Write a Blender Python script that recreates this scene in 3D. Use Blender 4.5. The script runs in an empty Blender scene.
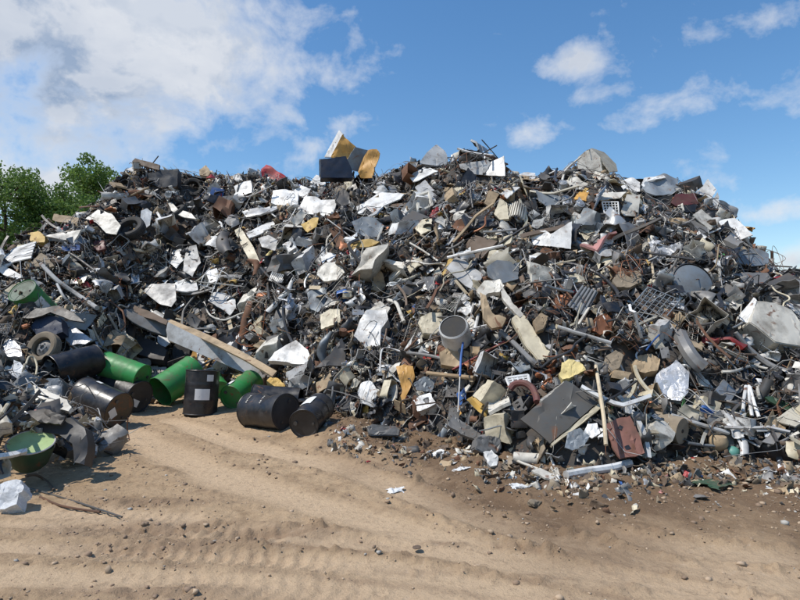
import bpy, bmesh, math, random
import numpy as np
from mathutils import Vector, Matrix, Quaternion
R = math.radians
rnd = random.Random(7)
rng = np.random.default_rng(11)
sc = bpy.context.scene
COL = sc.collection

# ------------------------------------------------------------------ camera
F_PX = 582.0; PITCH = R(2.95); CAMZ = 1.6
CAM = np.array([0, 0, CAMZ])
FW = np.array([0, math.cos(PITCH), math.sin(PITCH)])
UP = np.array([0, -math.sin(PITCH), math.cos(PITCH)])
RT = np.array([1.0, 0, 0])
def ray(px, py):
    return FW + RT * ((px - 400) / F_PX) + UP * ((300 - py) / F_PX)
def project(p):
    d = np.asarray(p, float) - CAM
    t = d @ FW
    return 400 + F_PX * (d @ RT) / t, 300 - F_PX * (d @ UP) / t, t
cam = bpy.data.cameras.new('camera'); cam.sensor_width = 36; cam.lens = 36 * F_PX / 800
cam.clip_start = .05; cam.clip_end = 6000
co = bpy.data.objects.new('camera', cam); COL.objects.link(co)
co.location = CAM; co.rotation_euler = (math.pi / 2 + PITCH, 0, 0); sc.camera = co

# ------------------------------------------------------------------ noise
def _h(ix, iy, iz, s):
    n = (ix * 374761393 + iy * 668265263 + iz * 2147483647 + s * 1274126177) & 0xffffffff
    n = ((n ^ (n >> 13)) * 1274126177) & 0xffffffff
    n = (n ^ (n >> 16)) & 0xffffffff
    return n / 4294967295.0
def vnoise(x, y, z=0.0, s=0):
    x = np.asarray(x, float); y = np.asarray(y, float); z = np.asarray(z, float) + 0 * x
    ix, iy, iz = [np.floor(a).astype(np.int64) for a in (x, y, z)]
    fx, fy, fz = x - ix, y - iy, z - iz
    fx, fy, fz = [a * a * (3 - 2 * a) for a in (fx, fy, fz)]
    r = 0
    for dx in (0, 1):
        for dy in (0, 1):
            for dz in (0, 1):
                w = (fx if dx else 1 - fx) * (fy if dy else 1 - fy) * (fz if dz else 1 - fz)
                r = r + w * _h(ix + dx, iy + dy, iz + dz, s)
    return r * 2 - 1
def fbm(x, y, z=0.0, o=4, s=0):
    r = 0; a = 1.0
    for k in range(o):
        r = r + a * vnoise(x, y, z, s + k); x = x * 2.03; y = y * 2.03; z = z * 2.03 if np.ndim(z) or z else z; a *= .5
    return r
def sstep(a, b, x):
    t = np.clip((x - a) / (b - a), 0, 1); return t * t * (3 - 2 * t)

# ------------------------------------------------------------------ heap form
# (column in the photo, foot row, skyline row, distance to the crest)
CT = [(-260, 440, 300, 14), (-120, 432, 272, 14.5), (0, 428, 262, 15), (22, 427, 250, 15.5), (45, 426, 240, 16), (72, 424, 230, 16.5), (88, 419, 220, 17), (103, 412, 206, 17),
      (122, 404, 178, 18), (135, 401, 167, 18.2), (160, 399, 168, 18.5), (200, 400, 178, 19), (250, 403, 176, 19), (300, 416, 183, 19),
      (340, 430, 187, 19), (380, 434, 185, 18.6), (415, 439, 173, 18.2), (445, 446, 166, 18), (470, 454, 174, 18), (500, 464, 170, 17.8),
      (540, 474, 188, 17.6), (570, 478, 182, 17.4), (600, 477, 178, 17), (640, 472, 186, 16.6), (680, 468, 200, 16), (705, 466, 212, 15.2),
      (730, 466, 228, 14.5), (750, 467, 252, 13.8), (770, 470, 272, 13), (800, 478, 302, 12), (880, 470, 335, 11), (1000, 500, 350, 10)]
_a, _f, _c, _h1 = [], [], [], []
for px, yf, yc, D in CT:
    rc = ray(px, yc); rf = ray(px, yf)
    _a.append(rc[0] / rc[1]); _f.append(rf[1] * CAMZ / -rf[2]); _c.append(D); _h1.append(CAMZ + D * rc[2] / rc[1])
_a, _f, _c, _h1 = map(np.array, (_a, _f, _c, _h1))
def heap_raw(x, y):
    x = np.asarray(x, float); y = np.asarray(y, float)
    a = x / np.maximum(y, .5)
    y0 = np.interp(a, _a, _f); y1 = np.interp(a, _a, _c); h = np.interp(a, _a, _h1)
    s = (y - y0) / (y1 - y0)
    sc_ = np.clip(s, 0, 1)
    z = h * (.55 * sc_ + .45 * (1 - (1 - sc_) ** 1.7))
    z = z + .22 * sstep(-.02, .05, s) * (1 - sstep(.8, 1, s))
    back = sstep(y1 + 1.0, y1 + 9.0, y)
    z = z * (1 - back)
    z = np.where(s < 0, 0, z)
    q = np.abs((x + 6.5) / 2.74) ** 3.5 + np.abs((y - 7.0) / 1.85) ** 3.5          # low mound of its own in the near left
    md = 1.0 * np.clip(1 - q, 0, 1) ** .5; s = np.where(md > 0, np.maximum(s, .04 + .25 * md), s); z = np.maximum(z, md)
    z = z * sstep(-1.35, -1.0, a) * (1 - sstep(1.1, 1.45, a))
    return z, s
def heap(x, y):
    z, s = heap_raw(x, y)
    k = sstep(0.0, .15, s) * (1 - .65 * sstep(.75, 1.0, s))
    n = .44 * fbm(np.asarray(x) * .95, np.asarray(y) * .95, 0, 2, 5) + .22 * vnoise(np.asarray(x) * 2.6, np.asarray(y) * 2.6, 0, 9)
    return np.where(z > 0, np.maximum(z + n * k, .02), 0)
def hnormal(x, y):
    e = .25
    dx = (heap(x + e, y) - heap(x - e, y)) / (2 * e); dy = (heap(x, y + e) - heap(x, y - e)) / (2 * e)
    n = np.array([-float(dx), -float(dy), 1.0]); return n / np.linalg.norm(n)
def gbank(x, y):
    """soil banked up against the foot of the heap"""
    x = np.asarray(x, float); y = np.asarray(y, float); a = x / np.maximum(y, .5); ft = y - np.interp(a, _a, _f)
    l = .22 * sstep(-3.0, -.5, ft) * sstep(4, .5, ft) * sstep(-.62, -.5, a) * sstep(.05, -.1, a)
    return l + .09 * sstep(-1.5, .1, ft) * np.where(np.abs(a) < 1, 1, 0) * sstep(-.08, .06, a) * sstep(3, .5, ft)
def surf(x, y): return np.maximum(heap(x, y), gbank(x, y))
_T = np.arange(3.0, 24, .04)
def march(px, py, hard=False):
    """point where the view ray meets heap or ground; above the skyline: the crest's distance"""
    r = ray(px, py); P = CAM[None] + _T[:, None] * r[None]
    hit = np.nonzero(P[:, 2] <= surf(P[:, 0], P[:, 1]))[0]
    if len(hit): return P[hit[0]], _T[hit[0]]
    a = r[0] / r[1]; t = float(np.interp(a, _a, _c)) / r[1]
    return CAM + t * r, t

# ------------------------------------------------------------------ mesh helpers
class M:
    def __init__(s): s.v = []; s.f = []
    def add(s, v, f):
        o = len(s.v); s.v += [tuple(map(float, p)) for p in v]; s.f += [tuple(i + o for i in q) for q in f]; return s
def frames(P):
    P = np.asarray(P, float); T = np.gradient(P, axis=0); T /= np.linalg.norm(T, axis=1)[:, None] + 1e-9
    n = np.cross(T[0], [0, 0, 1.0])
    if np.linalg.norm(n) < .1: n = np.cross(T[0], [1.0, 0, 0])
    n /= np.linalg.norm(n); N = []
    for t in T:
        n = n - t * (n @ t); n /= np.linalg.norm(n) + 1e-9; N.append(n)
    N = np.array(N); return T, N, np.cross(T, N)
def sweep(P, prof, twist=0.0, cap=True, closed=False, scl=None):
    P = np.asarray(P, float); T, N, B = frames(P); k = len(prof); v = []; f = []
    for i, p in enumerate(P):
        a = twist * i / max(1, len(P) - 1); c, s = math.cos(a), math.sin(a); q = 1 if scl is None else scl[i]
        for (x, y) in prof:
            x2, y2 = (x * c - y * s) * q, (x * s + y * c) * q
            v.append(p + N[i] * x2 + B[i] * y2)
    n = len(P)
    for i in range(n if closed else n - 1):
        j = (i + 1) % n
        for m in range(k):
            f.append((i * k + m, j * k + m, j * k + (m + 1) % k, i * k + (m + 1) % k))
    if cap and not closed: f.append(tuple(range(k))); f.append(tuple(reversed(range((n - 1) * k, n * k))))
    return v, f
def circ(r, n=8): return [(r * math.cos(2 * math.pi * i / n), r * math.sin(2 * math.pi * i / n)) for i in range(n)]
def tube(P, r, n=7, **k): return sweep(P, circ(r, n), **k)
def smoothpath(P, n=6):
    P = [np.array(p, float) for p in P]; P = [2 * P[0] - P[1]] + P + [2 * P[-1] - P[-2]]; out = []
    for i in range(1, len(P) - 2):
        for t in np.linspace(0, 1, n, endpoint=False):
            a, b, c, d = P[i - 1:i + 3]
            out.append(.5 * (2 * b + (c - a) * t + (2 * a - 5 * b + 4 * c - d) * t * t + (3 * b - a - 3 * c + d) * t ** 3))
    out.append(P[-2]); return np.array(out)
def box(c, s):
    x, y, z = [q / 2 for q in s]; v = [(c[0] + a * x, c[1] + b * y, c[2] + d * z) for a in (-1, 1) for b in (-1, 1) for d in (-1, 1)]
    return v, [(0, 1, 3, 2), (4, 6, 7, 5), (0, 4, 5, 1), (2, 3, 7, 6), (0, 2, 6, 4), (1, 5, 7, 3)]
def lathe(prof, n=24, ax='z', o=(0, 0, 0)):
    v = []; f = []; k = len(prof)
    for i in range(n):
        a = 2 * math.pi * i / n
        for (r, z) in prof: v.append((r * math.cos(a), r * math.sin(a), z))
    for i in range(n):
        j = (i + 1) % n
        for m in range(k - 1): f.append((i * k + m, j * k + m, j * k + m + 1, i * k + m + 1))
    v = np.array(v)
    if ax == 'x': v = v[:, [2, 0, 1]]
    if ax == 'y': v = v[:, [0, 2, 1]]; f = [tuple(reversed(q)) for q in f]
    return v + np.array(o), f
def to_mesh(name, v, f, solid=0.0, smooth=True, bevel=0.0, uv=None):
    me = bpy.data.meshes.new(name); me.from_pydata([tuple(map(float, p)) for p in v], [], [tuple(int(i) for i in q) for q in f])
    if solid or bevel:
        bm = bmesh.new(); bm.from_mesh(me)
        bmesh.ops.remove_doubles(bm, verts=bm.verts, dist=1e-5)
        if solid: bmesh.ops.solidify(bm, geom=bm.faces[:], thickness=solid)
        if bevel: bmesh.ops.bevel(bm, geom=[e for e in bm.edges if e.is_manifold and e.calc_face_angle(0) > .6], offset=bevel, segments=1, affect='EDGES')
        bmesh.ops.recalc_face_normals(bm, faces=bm.faces)
        bm.to_mesh(me); bm.free()
    if smooth:
        me.polygons.foreach_set('use_smooth', [True] * len(me.polygons)); me.set_sharp_from_angle(angle=R(28))
    me.validate(); me.update(); return me
def link(name, me, mat=None, parent=None, label=None, cat=None, group=None, kind=None):
    o = bpy.data.objects.new(name, me); COL.objects.link(o)
    if mat is not None:
        if not me.materials: me.materials.append(mat)
        o.material_slots[0].link = 'OBJECT'; o.material_slots[0].material = mat
    if parent: o.parent = parent
    if label: o['label'] = label
    if cat: o['category'] = cat
    if group: o['group'] = group
    if kind: o['kind'] = kind
    return o
def empty(name, loc, label, cat, group=None):
    o = link(name, None, label=label, cat=cat, group=group); o.location = loc; o.empty_display_size = .1; return o

# ------------------------------------------------------------------ materials
def nt(name):
    m = bpy.data.materials.new(name); m.use_nodes = True; n = m.node_tree; n.nodes.clear()
    out = n.nodes.new('ShaderNodeOutputMaterial'); b = n.nodes.new('ShaderNodeBsdfPrincipled'); n.links.new(b.outputs[0], out.inputs[0])
    return m, n, b
def N(n, t, **k):
    x = n.nodes.new(t)
    for a, v in k.items():
        if a.startswith('i_'):
            key = a[2:]; x.inputs[int(key) if key.isdigit() else key.replace('_', ' ')].default_value = v
        else: setattr(x, a, v)
    return x
def mixc(n, fac, a, b, mode='MIX'):
    x = n.nodes.new('ShaderNodeMix'); x.data_type = 'RGBA'; x.blend_type = mode
    for s, v in ((0, fac), (6, a), (7, b)):
        if hasattr(v, 'is_output'): n.links.new(v, x.inputs[s])
        else: x.inputs[s].default_value = v if s == 0 else (*v, 1)[:4]
    return x.outputs[2]
def mapr(n, v, a, b, c=0, d=1):
    x = N(n, 'ShaderNodeMapRange'); n.links.new(v, x.inputs[0])
    for i, q in enumerate((a, b, c, d)): x.inputs[i + 1].default_value = q
    return x.outputs[0]
def scrapmat(name, col, rough=.5, metal=0.0, dirt=.35, rust=0.1, vary=.25, bump=.15, dirtcol=(.09, .07, .05), rustcol=(.15, .065, .03), scale=3.0, spec=.5):
    m, n, b = nt(name)
    tc = N(n, 'ShaderNodeTexCoord'); oi = N(n, 'ShaderNodeObjectInfo')
    ad = N(n, 'ShaderNodeVectorMath', operation='ADD'); n.links.new(tc.outputs['Object'], ad.inputs[0])
    mu = N(n, 'ShaderNodeMath', operation='MULTIPLY', i_1=37.0); n.links.new(oi.outputs['Random'], mu.inputs[0]); n.links.new(mu.outputs[0], ad.inputs[1])
    n1 = N(n, 'ShaderNodeTexNoise', i_Scale=scale, i_Detail=8.0, i_Roughness=.65); n.links.new(ad.outputs[0], n1.inputs['Vector'])
    n2 = N(n, 'ShaderNodeTexNoise', i_Scale=scale * 5, i_Detail=5.0, i_Roughness=.7); n.links.new(ad.outputs[0], n2.inputs['Vector'])
    n3 = N(n, 'ShaderNodeTexNoise', i_Scale=scale * 1.7, i_Detail=6.0, i_Distortion=1.5); n.links.new(ad.outputs[0], n3.inputs['Vector'])
    hv = N(n, 'ShaderNodeHueSaturation', i_Color=(*col, 1))
    n.links.new(mapr(n, oi.outputs['Random'], 0, 1, 1 - vary, 1 + vary), hv.inputs['Value'])
    c = hv.outputs[0]
    d = mapr(n, n1.outputs[0], .48 - dirt * .1, .75, 0, min(1, dirt * 1.9))
    c = mixc(n, d, c, dirtcol)
    sp = mapr(n, n2.outputs[0], .62, .70, 0, dirt)
    c = mixc(n, sp, c, tuple(q * .5 for q in dirtcol))
    if rust:
        rr = mapr(n, n3.outputs[0], .66 - rust * .28, .74 - rust * .22, 0, .9); c = mixc(n, rr, c, rustcol)
        mm = N(n, 'ShaderNodeMath', operation='MULTIPLY_ADD', i_1=-metal, i_2=metal); n.links.new(rr, mm.inputs[0]); n.links.new(mm.outputs[0], b.inputs['Metallic'])
    else: b.inputs['Metallic'].default_value = metal
    n.links.new(c, b.inputs['Base Color'])
    n.links.new(mapr(n, n1.outputs[0], .3, .7, max(.05, rough - .12), min(1, rough + .25)), b.inputs['Roughness'])
    b.inputs['Specular IOR Level'].default_value = spec
    if bump:
        bp = N(n, 'ShaderNodeBump', i_Strength=bump, i_Distance=.02); n.links.new(n3.outputs[0], bp.inputs['Height']); n.links.new(bp.outputs[0], b.inputs['Normal'])
    return m
MT = {}
def dm(k, *a, **kw): MT[k] = scrapmat('painted_' + k, *a, **kw)
dm('white', (.68, .675, .65), .42, dirt=.42, rust=.16, vary=.16)
dm('greige', (.37, .345, .28), .7, dirt=.3, rust=.05, vary=.1)
dm('offwhite', (.56, .53, .46), .5, dirt=.42, rust=.16, vary=.15)
dm('cream', (.52, .46, .33), .55, dirt=.35, rust=.08, vary=.15)
dm('lightgrey', (.40, .398, .385), .5, metal=.05, dirt=.42, rust=.16)
dm('galvanised', (.42, .425, .42), .42, metal=.6, dirt=.3, rust=.1)
dm('grey', (.19, .187, .18), .5, metal=.2, dirt=.4, rust=.1)
dm('bluegrey', (.18, .205, .225), .5, metal=.2, dirt=.3, rust=.08)
dm('darkgrey', (.062, .06, .058), .5, metal=.15, dirt=.35, rust=.1, vary=.35)
dm('black', (.018, .019, .022), .42, dirt=.35, rust=.0, vary=.35, dirtcol=(.07, .06, .05))
dm('rubber', (.016, .016, .017), .75, dirt=.4, rust=0, vary=.2, dirtcol=(.08, .07, .055))
dm('rust', (.14, .065, .035), .8, dirt=.4, rust=.4, vary=.35, bump=.3)
dm('brown', (.11, .075, .05), .7, dirt=.4, rust=.1, vary=.35)
dm('tan', (.34, .25, .15), .7, dirt=.4, rust=.08, vary=.2)
dm('wood', (.27, .19, .11), .8, dirt=.4, rust=0, vary=.3, bump=.3)
dm('palewood', (.5, .41, .28), .8, dirt=.35, rust=0, vary=.15, bump=.3)
dm('navy', (.016, .026, .055), .5, dirt=.2, rust=0, vary=.2)
dm('blue', (.03, .10, .30), .45, dirt=.3, rust=.05)
dm('red', (.28, .018, .02), .45, dirt=.3, rust=.05)
dm('maroon', (.12, .03, .028), .55, dirt=.4, rust=.2)
dm('doorgrey', (.085, .085, .08), .55, metal=.1, dirt=.55, rust=.12, vary=.05, scale=2)
dm('green', (.03, .23, .05), .45, dirt=.45, rust=.16, vary=.15)
dm('darkgreen', (.03, .07, .035), .5, dirt=.4, rust=.1)
dm('palegreen', (.42, .56, .25), .45, dirt=.25, rust=0)
dm('teal', (.10, .28, .23), .45, dirt=.2, rust=0)
dm('yellow', (.50, .33, .09), .6, dirt=.3, rust=.05)
dm('foam', (.62, .50, .22), .95, dirt=.3, rust=0, bump=.6)
dm('orange', (.56, .30, .07), .55, dirt=.3, rust=.08, vary=.1)
dm('copper', (.33, .13, .06), .45, metal=.4, dirt=.35, rust=.2)
dm('pink', (.42, .2, .18), .7, dirt=.4, rust=.05)
dm('plateroast', (.17, .075, .055), .7, dirt=.3, rust=.15)
dm('drumblack', (.013, .013, .015), .33, dirt=.3, rust=.04, vary=.1, dirtcol=(.07, .062, .055), scale=4)
dm('drumlid', (.085, .06, .035), .55, dirt=.4, rust=.35, vary=.1)
dm('inside', (.03, .028, .026), .8, dirt=.4, rust=.2)
dm('dust', (.25, .20, .14), .9, dirt=.4, rust=0, vary=.2)
dm('paper', (.66, .66, .64), .7, dirt=.18, rust=0, vary=.05)
def filmmat(name, col, alpha):
    m = scrapmat(name, col, .25, dirt=.25, rust=0, vary=.1, bump=.5, scale=9)
    b = [x for x in m.node_tree.nodes if x.type == 'BSDF_PRINCIPLED'][0]
    b.inputs['Transmission Weight'].default_value = alpha; b.inputs['IOR'].default_value = 1.2; return m
MT['film'] = filmmat('plastic_film', (.72, .74, .76), .25)
MT['silverfilm'] = scrapmat('silver_film', (.5, .51, .53), .36, metal=.3, dirt=.3, rust=0, vary=.1, bump=.5, scale=9)
COLWORD = dict(doorgrey='dark grey', greige='greyish tan', white='white', offwhite='off-white', cream='cream', lightgrey='light grey', galvanised='galvanised', grey='grey', bluegrey='blue-grey', darkgrey='dark grey',
               black='black', rubber='black', rust='rusty', brown='brown', tan='tan', wood='wooden brown', palewood='pale wood', navy='navy', blue='blue', red='red', maroon='dark red', green='green',
               darkgreen='dark green', teal='teal', yellow='yellow', foam='yellow', orange='orange', copper='copper', pink='faded pink', dust='dusty', film='clear', silverfilm='silvery', paper='white')
# ------------------------------------------------------------------ scrap shapes (about 1 m across, scaled when placed)
def tri(x): return np.abs((x % 1.0) * 2 - 1)
def foldpts(V, uv, g, n, amax, soft=.03):
    """bends the sheet along n nearly parallel lines"""
    base = g.uniform(0, math.pi)
    V = V.copy()
    for _ in range(n):
        a = base + g.normal(0, .25) if g.random() < .8 else g.uniform(0, math.pi)
        d = np.array([math.cos(a), math.sin(a)]); nn = np.array([-d[1], d[0]]); off = g.uniform(-.3, .3)
        sd = uv @ nn - off; k = sstep(-soft, soft, sd)
        near = np.argsort(np.abs(sd))[:max(3, len(sd) // 12)]
        al = uv[near] @ d; p0 = V[near[np.argmin(al)]]; p1 = V[near[np.argmax(al)]]
        ax = p1 - p0; ax = ax / (np.linalg.norm(ax) + 1e-9); ang = g.uniform(.35, amax) * g.choice([-1, 1])
        th = (ang * k)[:, None]; W = V - p0; c, s = np.cos(th), np.sin(th)
        V = p0 + W * c + np.cross(np.tile(ax, (len(W), 1)), W) * s + ax[None] * (W @ ax)[:, None] * (1 - c)
    return V
def gridsheet(g, w, h, nx, ny, cut=.2):
    xs = np.linspace(-.5, .5, nx); ys = np.linspace(-.5, .5, ny); X, Y = np.meshgrid(xs, ys, indexing='ij')
    jx = 1 + cut * .5 * vnoise(Y * 4 + g.uniform(0, 50), 0 * Y + 3.3); jy = 1 + cut * .5 * vnoise(X * 4 + g.uniform(0, 50), 0 * X + 7.3)
    sk = g.uniform(-cut, cut)
    uv = np.stack([(X * jx + sk * Y) * w, Y * jy * h], -1).reshape(-1, 2)
    f = [(i * ny + j, (i + 1) * ny + j, (i + 1) * ny + j + 1, i * ny + j + 1) for i in range(nx - 1) for j in range(ny - 1)]
    if cut > .1:
        for _ in range(g.integers(1, 4)):      # torn corners and edges
            c = np.array([g.choice([-.5, .5]) * w, g.uniform(-.5, .5) * h]) if g.random() < .6 else np.array([g.choice([-.5, .5]) * w, g.choice([-.5, .5]) * h])
            rr = g.uniform(.1, .28) * min(w, h)
            f = [q for q in f if np.linalg.norm(uv[list(q)].mean(0) - c) > rr]
    return uv, f
def clean(V, f):
    used = sorted({i for q in f for i in q}); m = {o: i for i, o in enumerate(used)}
    return V[used], [tuple(m[i] for i in q) for q in f]
def crumple(uv, V, g, amp, k=4):
    z = 0
    for _ in range(k):
        a = g.uniform(0, math.pi); z = z + (tri((uv @ np.array([math.cos(a), math.sin(a)])) * g.uniform(.9, 2.6) + g.uniform(0, 1)) - .5) * amp
    V[:, 2] += z + amp * .6 * vnoise(uv[:, 0] * 6 + g.uniform(0, 99), uv[:, 1] * 6, g.uniform(0, 99))
    return V
def p_sheet(g, w=None, h=None, nf=None, amp=None):
    w = w or g.uniform(.6, 1); h = h or g.uniform(.35, .9)
    uv, f = gridsheet(g, w, h, 13, 11, .19); V = np.c_[uv, np.zeros(len(uv))]
    V = crumple(uv, V, g, amp if amp is not None else g.uniform(.006, .042)); V = foldpts(V, uv, g, nf if nf is not None else g.integers(1, 5), 1.7)
    V, f = clean(V - V.mean(0), f); return to_mesh('crumpled_sheet', V, f, solid=.007)
def p_plate(g):
    w = g.uniform(.6, 1); h = g.uniform(.25, .7); uv, f = gridsheet(g, w, h, 9, 8, .06); V = np.c_[uv, np.zeros(len(uv))]
    V = crumple(uv, V, g, .008); V = foldpts(V, uv, g, g.integers(0, 2), .6)
    hole = [i for i in range(len(f)) if g.random() < .04]; f = [q for i, q in enumerate(f) if i not in hole]
    V, f = clean(V, f); return to_mesh('steel_plate', V, f, solid=g.uniform(.012, .03))
def p_flange(g):
    """flat panel with turned-down edges, bent and dented"""
    w, h, d = g.uniform(.75, 1), g.uniform(.35, .8), g.uniform(.03, .09); nx, ny = 13, 11
    xs = np.r_[-.5, np.linspace(-.5, .5, nx - 2), .5]; ys = np.r_[-.5, np.linspace(-.5, .5, ny - 2), .5]
    X, Y = np.meshgrid(xs, ys, indexing='ij'); uv = np.stack([X * w, Y * h], -1).reshape(-1, 2); Zz = np.zeros((nx, ny)); Zz[0] = Zz[-1] = -d; Zz[:, 0] = Zz[:, -1] = -d
    V = np.c_[uv, Zz.ravel()]; V = crumple(uv, V, g, g.uniform(.004, .02)); V = foldpts(V, uv + g.normal(0, 1e-5, uv.shape), g, g.integers(0, 3), 1.1)
    f = [(i * ny + j, (i + 1) * ny + j, (i + 1) * ny + j + 1, i * ny + j + 1) for i in range(nx - 1) for j in range(ny - 1) if not (i in (0, nx - 2) and j in (0, ny - 2))]
    c = g.uniform(-.3, .3, 2) * [w, h]; rr = g.uniform(.04, .12)
    if g.random() < .4: f = [q for q in f if np.linalg.norm(uv[list(q)].mean(0) - c) > rr]
    V, f = clean(V - V.mean(0), f); return to_mesh('flanged_sheet', V, f, solid=.008)
def p_casing(g):
    w, d, h = g.uniform(.7, 1), g.uniform(.4, .7), g.uniform(.5, .9); n = 6; m = M(); op = g.integers(0, 6)
    for side in range(6):
        if side == op: continue
        ax = side // 2; s = -1 if side % 2 else 1
        for i in range(n):
            for j in range(n):
                q = []
                for (a, b) in ((i, j), (i + 1, j), (i + 1, j + 1), (i, j + 1)):
                    p = [0, 0, 0]; p[ax] = s * .5; p[(ax + 1) % 3] = a / n - .5; p[(ax + 2) % 3] = b / n - .5; q.append((p[0] * w, p[1] * d, p[2] * h))
                m.add(q, [(0, 1, 2, 3)])
    V = np.array(m.v); o = g.uniform(0, 90); a = g.uniform(.05, .16)
    D = np.stack([vnoise(V[:, 0] * 3 + o + k * 9, V[:, 1] * 3, V[:, 2] * 3 + .01) for k in range(3)], -1)
    V = V + D * a; V[:, 0] += V[:, 2] * g.uniform(-.35, .35); V[:, 1] += V[:, 2] * g.uniform(-.3, .3)
    V[:, 2] *= g.uniform(.6, 1)
    return to_mesh('appliance_casing', V, m.f, solid=.008)
def p_pipe(g):
    r = g.uniform(.008, .03); b = g.uniform(-.04, .04); P = [(x, b * math.sin(x * 3.1 + 1.5), g.uniform(-.004, .004)) for x in np.linspace(-.5, .5, 7)]
    return to_mesh('steel_pipe', *tube(P, r, 8))
def p_bent(g):
    P = [(-.5, 0, 0)]; d = np.array([1., 0, 0])
    for i in range(g.integers(3, 6)):
        d = d + g.normal(0, .55, 3); d /= np.linalg.norm(d); P.append(tuple(np.array(P[-1]) + d * g.uniform(.15, .35)))
    P = smoothpath(P, 6); P -= P.mean(0); return to_mesh('bent_tube', *tube(P, g.uniform(.007, .022), 7))
def p_wire(g):
    P = []; c = np.zeros(3); a = g.uniform(0, 6); k = g.integers(9, 18)
    for i in range(k):
        a += g.uniform(.8, 2.2); P.append((.32 * math.cos(a) * g.uniform(.4, 1.2) + g.normal(0, .06), .25 * math.sin(a) * g.uniform(.4, 1.2), g.normal(0, .09)))
    P.append((g.uniform(-.8, .8), g.uniform(-.6, .6), g.uniform(-.1, .3)))
    return to_mesh('tangled_wire', *tube(smoothpath(P, 6), g.uniform(.004, .009), 5))
def p_channel(g):
    w = g.uniform(.03, .065); t = .008; d = g.uniform(.02, .05)
    k = g.integers(0, 3)
    prof = [[(0, 0), (w, 0), (w, d), (w - t, d), (w - t, t), (t, t), (t, d), (0, d)], [(0, 0), (w, 0), (w, t), (t, t), (t, d), (0, d)], [(0, 0), (w, 0), (w, w * .5), (0, w * .5)]][k]
    b = g.uniform(-.12, .12); kx = g.uniform(-.3, .3); P = [(x, b * (x * 2) ** 2, .08 * math.sin(x * 4 + kx * 9) * abs(kx)) for x in np.linspace(-.5, .5, 9)]
    if g.random() < .4: P = [(p[0], p[1] + max(0, p[0] - kx) * .7, p[2]) for p in P]
    return to_mesh('steel_channel', *sweep(P, prof, twist=g.uniform(-1.2, 1.2) if g.random() < .5 else 0))
def p_corr(g):
    w, h = g.uniform(.7, 1), g.uniform(.4, .7); n = g.integers(8, 15); nx = n * 4 + 1; xs = np.linspace(-.5, .5, nx); ys = np.linspace(-.5, .5, 7)
    X, Y = np.meshgrid(xs, ys, indexing='ij'); uv = np.stack([X * w, Y * h], -1).reshape(-1, 2)
    V = np.c_[uv, (.018 * np.sign(np.sin(X * n * 2 * np.pi)) * np.abs(np.sin(X * n * 2 * np.pi)) ** .4).ravel()]
    f = [(i * 7 + j, (i + 1) * 7 + j, (i + 1) * 7 + j + 1, i * 7 + j + 1) for i in range(nx - 1) for j in range(6)]
    V = foldpts(V, uv, g, 2, .7, .1); return to_mesh('corrugated_sheet', V, f, solid=.005)
def tyre_prof(): return [(.20, -.085), (.24, -.10), (.29, -.10), (.315, -.08), (.32, -.075), (.325, -.03), (.317, -.027), (.317, -.02), (.325, -.017), (.325, .017), (.317, .02), (.317, .027), (.325, .03), (.32, .075), (.315, .08), (.29, .10), (.24, .10), (.20, .085), (.19, .06), (.19, -.06), (.20, -.085)]
def tyre_mesh():
    v, f = lathe(tyre_prof(), 48); v = np.array(v); a = np.arctan2(v[:, 1], v[:, 0]); r = np.hypot(v[:, 0], v[:, 1])
    return to_mesh('tyre', v, f)
def rim_mesh():
    m = M(); v, f = lathe([(.195, -.09), (.185, -.085), (.17, -.05), (.165, .0), (.10, .03), (.06, .055), (.045, .055), (.04, .02), (0.0, .02)], 32); m.add(v, f)
    for i in range(5):
        a = i * 2 * math.pi / 5; v, f = lathe([(.0, .06), (.012, .06), (.012, .03)], 8, o=(.075 * math.cos(a), .075 * math.sin(a), 0)); m.add(v, f)
    return to_mesh('wheel_rim', m.v, m.f, solid=.004)
def p_can(g):
    r = g.uniform(.18, .3); h = g.uniform(.5, .9); n = 24
    pr = [(r * q / 3, -h / 2) for q in range(3)] + [(r, -h / 2)] + [(r * (1 + .03 * (k in (3, 6))), -h / 2 + h * k / 9) for k in range(1, 9)] + [(r, h / 2), (r * 1.05, h / 2), (r * 1.05, h / 2 - .02)]
    v, f = lathe(pr, n); v = np.array(v); o = g.uniform(0, 99); am = g.uniform(.02, .12)
    v += np.stack([vnoise(v[:, 0] * 4 + o + 5 * k, v[:, 1] * 4, v[:, 2] * 4) for k in range(3)], -1) * am; v[:, 0] *= g.uniform(.6, 1)
    return to_mesh('dented_can', v, f, solid=.006)
def p_board(g):
    w = g.uniform(.05, .16); t = g.uniform(.015, .04); m = M(); n = 8
    P = [(x, 0, .02 * math.sin(3 * x + g.uniform(0, .3))) for x in np.linspace(-.5, .5, n)]
    v, f = sweep(P, [(-w / 2, 0), (w / 2, 0), (w / 2, t), (-w / 2, t)]); v = np.array(v)
    v[:4, 0] += g.uniform(-.06, .06, 4); v[-4:, 0] += g.uniform(-.08, .08, 4)
    return to_mesh('wooden_board', v, f)
def p_film(g):
    uv, f = gridsheet(g, 1, .8, 18, 16, .4); V = np.c_[uv, np.zeros(len(uv))]; o = g.uniform(0, 99)
    V[:, 2] = .22 * fbm(uv[:, 0] * 2.5 + o, uv[:, 1] * 2.5, 0, 4); V[:, 0] += .1 * fbm(uv[:, 0] * 5 + o, uv[:, 1] * 5, 0, 3, 4); V[:, 1] += .1 * fbm(uv[:, 0] * 5 - o, uv[:, 1] * 5, 0, 3, 8)
    V = foldpts(V, uv, g, 3, 2.4, .08); V, f = clean(V, f); return to_mesh('plastic_sheet', V, f, solid=.004)
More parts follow.
